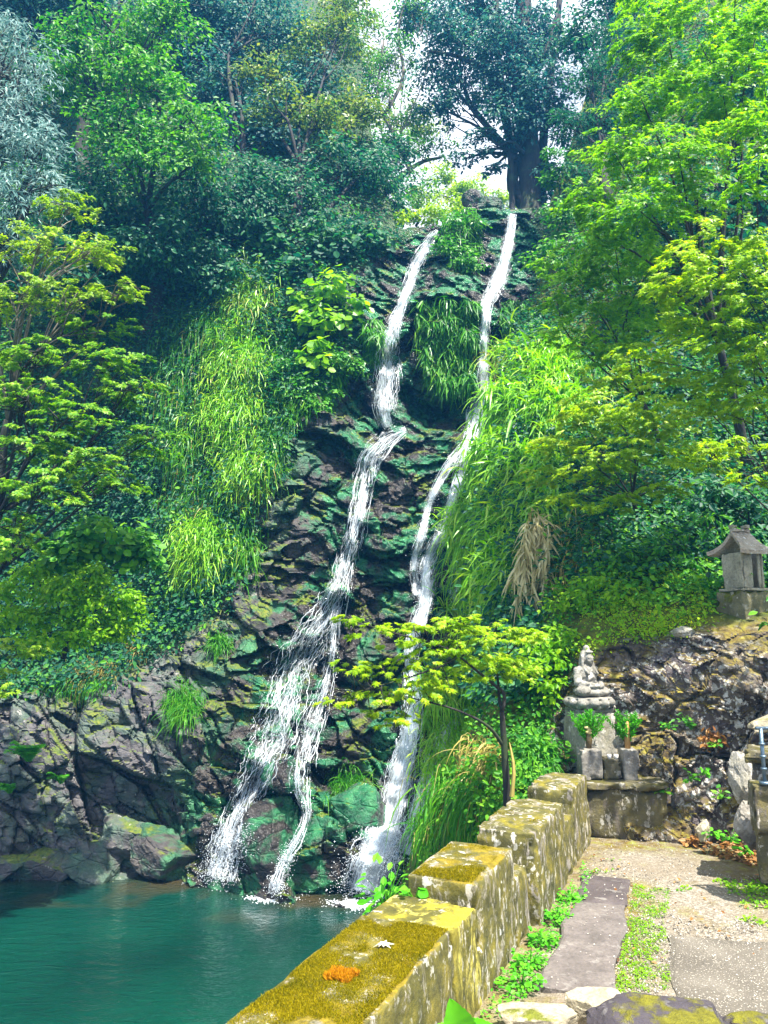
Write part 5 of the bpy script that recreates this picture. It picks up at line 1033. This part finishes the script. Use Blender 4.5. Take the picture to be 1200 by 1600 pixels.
def mat_curtain(name, poly, n, L, w, mat, label, cat='hanging plants', lean=.30):
    poly = np.array(poly, float); x = R.uniform(poly[:, 0].min(), poly[:, 0].max(), n*2); y = R.uniform(poly[:, 1].min(), poly[:, 1].max(), n*2)
    k = inpoly(poly, x, y); x, y = x[k][:n], y[k][:n]; b = P(x, y, surf(x, y)-R.uniform(0, .12, len(x)))
    d = np.stack([R.normal(0, .28, len(x)), -np.abs(R.normal(lean, .2, len(x))), R.normal(-.55, .25, len(x))], -1)
    V, Fs = blades(b, d, L*R.uniform(.5, 1.2, len(x)), w*R.uniform(.6, 1.2, len(x)), np.full(len(x), .35)); return tag(mesh(name, V, Fs, LM[mat], loc=b[0]), label, cat)
mat_curtain('hanging_fern_mat', [(650, 470), (690, 462), (750, 470), (752, 520), (745, 560), (740, 600), (700, 612), (665, 600), (660, 545), (648, 520)], 3400, .42, .035, 'grassd', 'thick green mat of hanging fronds on the cliff between the two cascades')
mat_curtain('hanging_fern_mat', [(566, 500), (598, 495), (596, 560), (570, 575)], 700, .36, .03, 'grassd', 'narrow strip of hanging fronds at the near side of the main cascade')
mat_curtain('hanging_fern_mat', [(782, 470), (850, 465), (850, 520), (800, 525), (780, 500)], 900, .38, .03, 'grassd', 'dark hanging fronds under the ledge on the far side of the thinner cascade')
mat_curtain('hanging_fern_mat', [(690, 335), (745, 320), (752, 400), (730, 425), (700, 405)], 1500, .36, .028, 'grassd', 'dark hanging fronds below the leafy cushion on the knoll')
mat_curtain('hanging_fern_mat', [(440, 560), (550, 545), (540, 600), (470, 650), (440, 690), (425, 640)], 2000, .36, .022, 'grassd', 'short green curtain of moss and fronds under the vine covered cliff')
def fern(px, py, n, L, label, up=.0, D=None, mat='fern', group=None, droop=.6):
    b = P(px, py, D) if D else P(px, py, min(float(surf(px+i_*9, py+j_*9)) for i_ in range(-4, 5) for j_ in range(-3, 4))-.06); e = empty('fern', tuple(b), label, 'fern', group); pr = []; st = []
    for k in range(n):
        a = R.uniform(0, 2*np.pi); d = nrm(np.array([math.cos(a)*.75, -abs(math.sin(a))*.5-.30, R.uniform(.8, 1.8)])); l = L*R.uniform(.7, 1.15); m = 30
        t = np.linspace(0, 1, m)[:, None]; c = b+d*l*t*(1-.25*t)+np.array([0, 0, -1.])*droop*l*.55*t**2
        st.append(tube(c, np.linspace(.006, .002, m), 4)); tg = nrm(np.gradient(c, axis=0)); sd = nrm(np.cross(tg, [0, 0, 1.])); nv = np.cross(sd, tg)
        for s in (-1, 1):
            dv = sd*s+tg*.35; sz = l*.18*np.sin(np.pi*np.clip(t[:, 0]*.86+.12, 0, 1))**.8; pr.append(put(LONGF, c, nv+R.normal(0, .1, (m, 3)), dv, sz))
    V, Fs = merge(pr); mesh('fronds', V, Fs, LM[mat], e); V, Fs = merge(st); mesh('stem', V, Fs, LM['grassd'], e); return e
LONGF = (np.array([(0, 0, 0), (-.075, .4, .0), (.075, .4, .0), (0, 1, -.08)]), [np.array([(0, 3, 1), (0, 2, 3)])])
fern(45, 1190, 22, .72, 'big bright pale green fern arching over the rocks at the bank')
fern(95, 1225, 14, .46, 'smaller fern below the big arching fern')
fern(15, 1240, 14, .46, 'fern half out of view beside the big arching fern')
fern(1185, 985, 7, .16, 'small fern below the base of the stone shrine', mat='mid')
fern(1080, 1140, 8, .15, 'blue green fern growing on the lichened rock face', mat='mid')
def herb(px, py, n, r, size, mat, label, proto=ROUND, D=None, cat='weed', group=None, name='weed', up=.6, ground=False):
    b = (G(px, py) if ground else (P(px, py, D) if D is not None else onS(px, py, .02))); a = R.uniform(0, 2*np.pi, n); rr = r*np.sqrt(R.rand(n))
    p = b+np.stack([rr*np.cos(a), rr*np.sin(a)*.8, np.abs(R.normal(0, r*up, n))+.01], -1)
    V1, F1 = put(proto, p, np.array([0, -.3, 1.])+unit(n)*.5, np.stack([np.cos(a), np.sin(a), 0*a+.1], -1)+unit(n)*.5, size*R.uniform(.6, 1.2, n))
    e = empty(name, tuple(b), label, cat, group); mesh('leaves', V1, F1, LM[mat], e)
    st = [tube([b+(q-b)*.05, (b+q)/2+np.array([0, 0, .01]), q], [.0025, .002, .0015], 4) for q in p[:40]]; V, Fs = merge(st); mesh('stem', V, Fs, LM['grassd'], e); return e
def big_leaf(base, d, up, L, wd_):
    u, v = np.meshgrid(np.linspace(-1, 1, 13), np.linspace(0, 1, 19)); d = nrm(np.array(d, float)); up = np.array(up, float); sd = nrm(np.cross(d, up)); nm = np.cross(sd, d)
    prof = np.sin(np.pi*v**.62)**.75*(1+.07*np.sin(v*46)*np.abs(u)**4); x = u*prof*wd_*.5*L; z = .16*L*np.abs(u)**1.4*prof-.22*L*v**2+.012*L*np.sin(v*26-np.abs(u)*7)*np.abs(u)
    V = (base+x[..., None]*sd+(v*L-.14*L*np.abs(u)*prof)[..., None]*d+z[..., None]*nm).reshape(-1, 3); i = (np.arange(18)[:, None]*13+np.arange(12)[None]).ravel(); return V, [np.stack([i, i+1, i+14, i+13], -1)]
lb_ = P(716, 1612, 2.78); LE = empty('weed', tuple(lb_), 'large bright serrated leaf at the bottom of the near parapet block', 'weed')
V, Fs = merge([big_leaf(lb_, (-.1, -.25, .5), (0, -.8, .6), .125, 1.0), big_leaf(lb_+(.05, .02, -.02), (.7, -.1, .25), (0, -.5, .85), .10, .9), big_leaf(lb_+(-.03, .03, -.03), (-.7, -.1, .2), (0, -.5, .85), .085, .9)]); mesh('leaves', V, Fs, LM['fern'], LE, True)
V, Fs = tube([lb_-(0, -.02, .12), lb_-(0, -.01, .05), lb_], [.004, .003, .003], 6); mesh('stem', V, Fs, LM['grassd'], LE, True)
herb(605, 1416, 60, .13, .055, 'fern', 'bright leafy weeds sprouting beside the near mossy parapet block', OVAL, D=3.75)
herb(648, 1414, 22, .06, .05, 'fern', 'small bright weeds resting on the yellow parapet block', ROUND, D=3.6)
for px, py, n, r, lb in ((892, 1410, 40, .07, 'bright weed clump at the parapet foot by the dark slab'), (872, 1440, 46, .07, 'bright weed clump at the parapet foot where the two slabs meet'), (850, 1475, 50, .07, 'green weeds along the parapet foot at the middle of the long slab'),
        (828, 1510, 46, .07, 'green weeds at the parapet foot by the near half of the long slab'), (815, 1545, 60, .09, 'dense low weeds at the parapet foot in front of the pale rock')):
    herb(px, py, n*2, r*1.15, .022, 'fern', lb, ROUND, ground=True, up=.3)
for px, py, D, lb in ((1045, 1140, 6.1, 'small green plant on the rock face right above the altar slab'), (1080, 1222, 5.9, 'starry green plant in the crack under the rock ledge'), (1098, 1212, 5.9, 'tiny green plant next to the starry plant in the crack'), (1128, 1248, 5.75, 'round leaved plant beside the pale leaning slab'),
        (1115, 1308, 5.7, 'bright weed at the foot of the rock face'), (1143, 1315, 5.6, 'second bright weed along the foot of the rock face'), (1165, 1335, 5.45, 'bright weed nearest the edge below the blotched stone'), (1120, 1168, 5.95, 'pale leafed plant on the rock beside the dead leaves'), (1036, 1240, 6.0, 'small plant against the corner of the altar slab'), (1062, 965, 6.6, 'low green plants on the mossy brow by the white topped stone'), (1070, 1130, 6.05, 'leafy blue green plant spreading over the lichened rock')):
    herb(px, py, 18, .045, .045, 'fern' if 'bright' in lb or 'starry' in lb else 'mid', lb, OVAL, D=float(min(D, surf(px, py)-.01)))
herb(880, 1190, 30, .1, .06, 'mid', 'round leaved plants hanging behind the parapet near the pillar')
fy = 8.2; V, Fs = put(ROUND, P(R.normal(917, 2.5, 12), R.normal(862, 3, 12), fy), unit(12), unit(12), np.full(12, .05)); tag(mesh('yellow_flower', V, Fs, LM['flower'], loc=V[0]), 'small yellow flowers in the shade behind the dead cane leaves', 'flowers')
# ferns and leaves that clothe the banks: nobody could count them
def undergrowth(name, xs, ys, n, mask, per, size, mat, rad, proto=OVAL, sf=surf):
    x = R.uniform(*xs, n); y = R.uniform(*ys, n); k = mask(x, y); x, y = x[k], y[k]; c = P(x, y, sf(x, y)-R.uniform(0, .22, len(x)))
    p = np.repeat(c, per, 0); g = R.normal(0, 1, p.shape); p = p+g*rad*np.array([1, .7, .7]); m = len(p)
    V, Fs = put(proto, p, np.array([0, -.5, .8])+unit(m)*.7, nrm(g)+np.array([0, -.2, -.4])+unit(m)*.4, size*R.uniform(.5, 1.2, m)); return tag(mesh(name, V, Fs, LM[mat]), kind='stuff')
mA = lambda x, y: (y > np.interp(x, pxA, CREST)+6) & (bil(pxA, pyA, rockA, x, y) < .42+.1*R.normal(size=len(x)))
undergrowth('undergrowth', (-440, 860), (-80, 1085), 24000, mA, 11, .10, 'dark', .16)
undergrowth('undergrowth', (-440, 860), (200, 1085), 4200, mA, 9, .11, 'mid', .13)
def mB(x, y): return (x > np.interp(y, *LB)+8) & (bil(sB, pyB, rockB, (x-np.interp(y, *LB))/(1750-np.interp(y, *LB)), y) < .5)
undergrowth('undergrowth', (700, 1700), (0, 940), 8500, mB, 11, .075, 'mid', .12, OVAL, dB)
undergrowth('undergrowth', (700, 1700), (0, 900), 15000, mB, 10, .085, 'dark', .14, OVAL, dB)
mBr = lambda x, y: mB(x, y) & ~((x > 1105) & (y > 890)) & (fbm(np.stack([x*.02, y*.03, 0*x], -1), 5, 3) > -.15)
undergrowth('undergrowth', (860, 1260), (860, 1020), 620, mBr, 10, .045, 'bright', .07, OVAL, dB)
undergrowth('undergrowth', (860, 1260), (860, 960), 260, mBr, 10, .05, 'mid', .07, OVAL, dB)
undergrowth('undergrowth', (860, 1260), (880, 1020), 1500, mBr, 12, .020, 'yellow', .05, OVAL, dB)
undergrowth('undergrowth', (600, 900), (960, 1440), 2100, mB, 10, .055, 'mid', .06, OVAL, dB)
# moss tufts and small leaves on the path, fallen leaves
def carpet(name, poly, n, size, mat, proto, z=.004, thr=-.1, fr=6., up=.012):
    pg = np.array([G(a, b)[:2] for a, b in poly]); x = R.uniform(pg[:, 0].min(), pg[:, 0].max(), n); y = R.uniform(pg[:, 1].min(), pg[:, 1].max(), n)
    k = inpoly(pg, x, y); p = np.stack([x[k], y[k], np.full(k.sum(), z)], -1); p = p[fbm(p*fr, 21, 3) > thr]; m = len(p); p[:, 2] += R.rand(m)*up
    return tag(mesh(name, *put(proto, p, np.array([0, -.1, 1.])+unit(m)*.55, unit(m)*np.array([1, 1, .35]), size*R.uniform(.5, 1.3, m)), LM[mat]), kind='stuff')
STRIP = [(958, 1560), (1048, 1545), (1040, 1440), (1048, 1390), (990, 1385), (984, 1420)]
carpet('ground_weeds', STRIP, 13000, .013, 'bright', OVAL, thr=-.12, fr=14.)
carpet('ground_moss', STRIP, 9000, .010, 'olive', OVAL, thr=-.4, fr=9., up=.004)
carpet('ground_weeds', [(1060, 1395), (1190, 1400), (1240, 1420), (1250, 1385), (1130, 1375), (1060, 1378)], 1800, .024, 'bright', OVAL, thr=.12)
carpet('ground_weeds', [(925, 1365), (985, 1360), (975, 1345), (930, 1345)], 500, .020, 'bright', OVAL, thr=.1)
carpet('ground_weeds', [(1150, 1440), (1260, 1460), (1260, 1380), (1170, 1380)], 1400, .028, 'bright', OVAL, thr=.05)
carpet('ground_weeds', [(748, 1590), (800, 1600), (850, 1530), (905, 1420), (925, 1370), (912, 1352), (880, 1400), (830, 1470)], 7000, .018, 'fern', OVAL, thr=-.1, fr=9., up=.03)
PET = simple('pale_petal', (.62, .57, .48)); LM['petal'] = PET
carpet('fallen_petals', [(840, 1560), (960, 1575), (1200, 1600), (1200, 1420), (1000, 1330), (915, 1330), (905, 1420)], 800, .009, 'petal', OVAL, z=.034, thr=-.5, up=.002)
carpet('leaf_litter', [(1040, 1322), (1160, 1350), (1260, 1420), (1230, 1350), (1150, 1315), (1060, 1306)], 2600, .05, 'dead', OVAL, thr=-.2, up=.02)
carpet('leaf_litter', [(920, 1330), (1180, 1420), (1200, 1600), (840, 1600), (860, 1440)], 260, .028, 'dead', OVAL, thr=-.6)
p = P(R.normal(1128, 9, 120), R.normal(1160, 7, 120), 5.9); p[:, 1] = [float(surf(600+F*a/b if 0 else 1128, 1160))-.03+R.normal(0, .03) for a, b in zip(p[:, 0], p[:, 1])]
tag(mesh('leaf_litter', *put(OVAL, p, unit(120)+(0, -.4, .8), unit(120), np.full(120, .05)), LM['dead']), kind='stuff')
# a bleached maple leaf and an orange moss patch on the near block
g = wl(-.27, -.19, .412); V, Fs = put(STAR, np.array([g, g+(.012, .004, .004)]), np.array([[.1, -.2, 1], [-.2, .1, 1.]]), np.array([[.9, .3, 0], [-.9, -.1, 0]]), np.array([.055, .05])); WL = simple('bleached_leaf', (.72, .66, .52)); tag(mesh('fallen_leaf', V, Fs, WL, loc=g), 'bleached dry maple leaf lying on the orange moss of the near block', 'leaf')
OM = leaf_mat('orange_moss', [(.36, .16, .004), (.50, .22, .006), (.55, .30, .02)], trans=.3, gloss=.02)
g0_ = G(533, 1527, .395); n = 2600; a = R.rand(n)*2*np.pi; r = np.sqrt(R.rand(n))*(1+.3*np.sin(4*a)); p = g0_+np.stack([.048*r*np.cos(a), .038*r*np.sin(a), 0*a], -1); TRI = (np.array([(-.16, 0, 0), (.16, 0, 0), (.05, 0, .7), (0, .25, 1.)]), [np.array([(0, 1, 2), (0, 2, 3)])]); c = nrm(np.stack([R.normal(0, .45, n), R.normal(0, .45, n), np.ones(n)], -1)); A_ = nrm(np.cross(c, R.normal(size=(n, 3))))
tag(mesh('moss_patch', *inst(TRI, p, A_, np.cross(c, A_), c, R.uniform(.014, .026, n)), OM, loc=g0_), 'small round patch of orange moss with white grains on the near block', 'moss patch')
# ------------------------------------------------------------------ light, sky, camera
SUN_EL, SUN_AZ = math.radians(64), math.radians(SUNAZ)       # azimuth measured from +Y towards +X
sd = np.array([math.sin(SUN_AZ)*math.cos(SUN_EL), math.cos(SUN_AZ)*math.cos(SUN_EL), math.sin(SUN_EL)])
W = bpy.data.worlds.new('World'); SC.world = W; W.use_nodes = True; nt = W.node_tree; bg = nt.nodes['Background']
sk = nt.nodes.new('ShaderNodeTexSky'); sk.sky_type = 'NISHITA'; sk.sun_disc = False; sk.sun_elevation = SUN_EL; sk.sun_rotation = SUN_AZ; sk.air_density = 1.0; sk.dust_density = 5.0; sk.ozone_density = 1.0
tc = nt.nodes.new('ShaderNodeTexCoord'); sx = nt.nodes.new('ShaderNodeTexNoise'); sx.inputs['Scale'].default_value = 2.2; sx.inputs['Detail'].default_value = 6
nt.links.new(tc.outputs['Generated'], sx.inputs['Vector']); cr = nt.nodes.new('ShaderNodeValToRGB'); cr.color_ramp.elements[0].position = .36; cr.color_ramp.elements[1].position = .52
nt.links.new(sx.outputs['Fac'], cr.inputs[0]); mx = nt.nodes.new('ShaderNodeMixRGB'); nt.links.new(cr.outputs[0], mx.inputs[0]); nt.links.new(sk.outputs[0], mx.inputs[1]); mx.inputs[2].default_value = (8.6, 9.0, 9.6, 1)
nt.links.new(mx.outputs[0], bg.inputs[0]); bg.inputs[1].default_value = .066
L = bpy.data.lights.new('sun', 'SUN'); L.energy = 5.0; L.angle = math.radians(.6); L.color = (1., .95, .86); lo = bpy.data.objects.new('sun', L); COL.objects.link(lo)
lo.rotation_euler = Vector(-sd).to_track_quat('-Z', 'Y').to_euler(); lo.location = (0, 0, 40)
cd = bpy.data.cameras.new('camera'); cam = bpy.data.objects.new('camera', cd); COL.objects.link(cam); SC.camera = cam
cam.location = (0, 0, CH); cam.rotation_euler = (math.pi/2+TILT, 0, 0); cd.sensor_fit = 'VERTICAL'; cd.sensor_height = 36; cd.lens = F/1600*36; cd.clip_start = .05; cd.clip_end = 3000
vs = SC.view_settings; SC.display_settings.display_device = 'sRGB'; vs.view_transform = 'Standard'; vs.look = 'None'; vs.gamma = 1; vs.use_curve_mapping = False; vs.exposure = EXPO
SC.render.engine = 'CYCLES'; cy = SC.cycles; cy.max_bounces = 7; cy.diffuse_bounces = 4; cy.glossy_bounces = 3; cy.transmission_bounces = 4; cy.transparent_max_bounces = 12; cy.use_denoising = True; cy.sample_clamp_indirect = 8

hm = N('valley_air'); vol = hm.n('VolumePrincipled'); vol.inputs['Color'].default_value = (.08, .42, 1., 1); vol.inputs['Density'].default_value = HAZE; vol.inputs['Anisotropy'].default_value = .25
hm.t.links.new(vol.outputs[0], hm.out.inputs['Volume'])
if HAZE > 0:
    V_ = np.array([(x, y, z) for x in (-700, 700) for y in (-700, 800) for z in (-3.7, 34.)], float)
    tag(mesh('haze', V_, np.array([[0, 1, 3, 2], [4, 6, 7, 5], [0, 4, 5, 1], [2, 3, 7, 6], [0, 2, 6, 4], [1, 5, 7, 3]]), hm.m), kind='stuff')
    cy.volume_bounces = 1
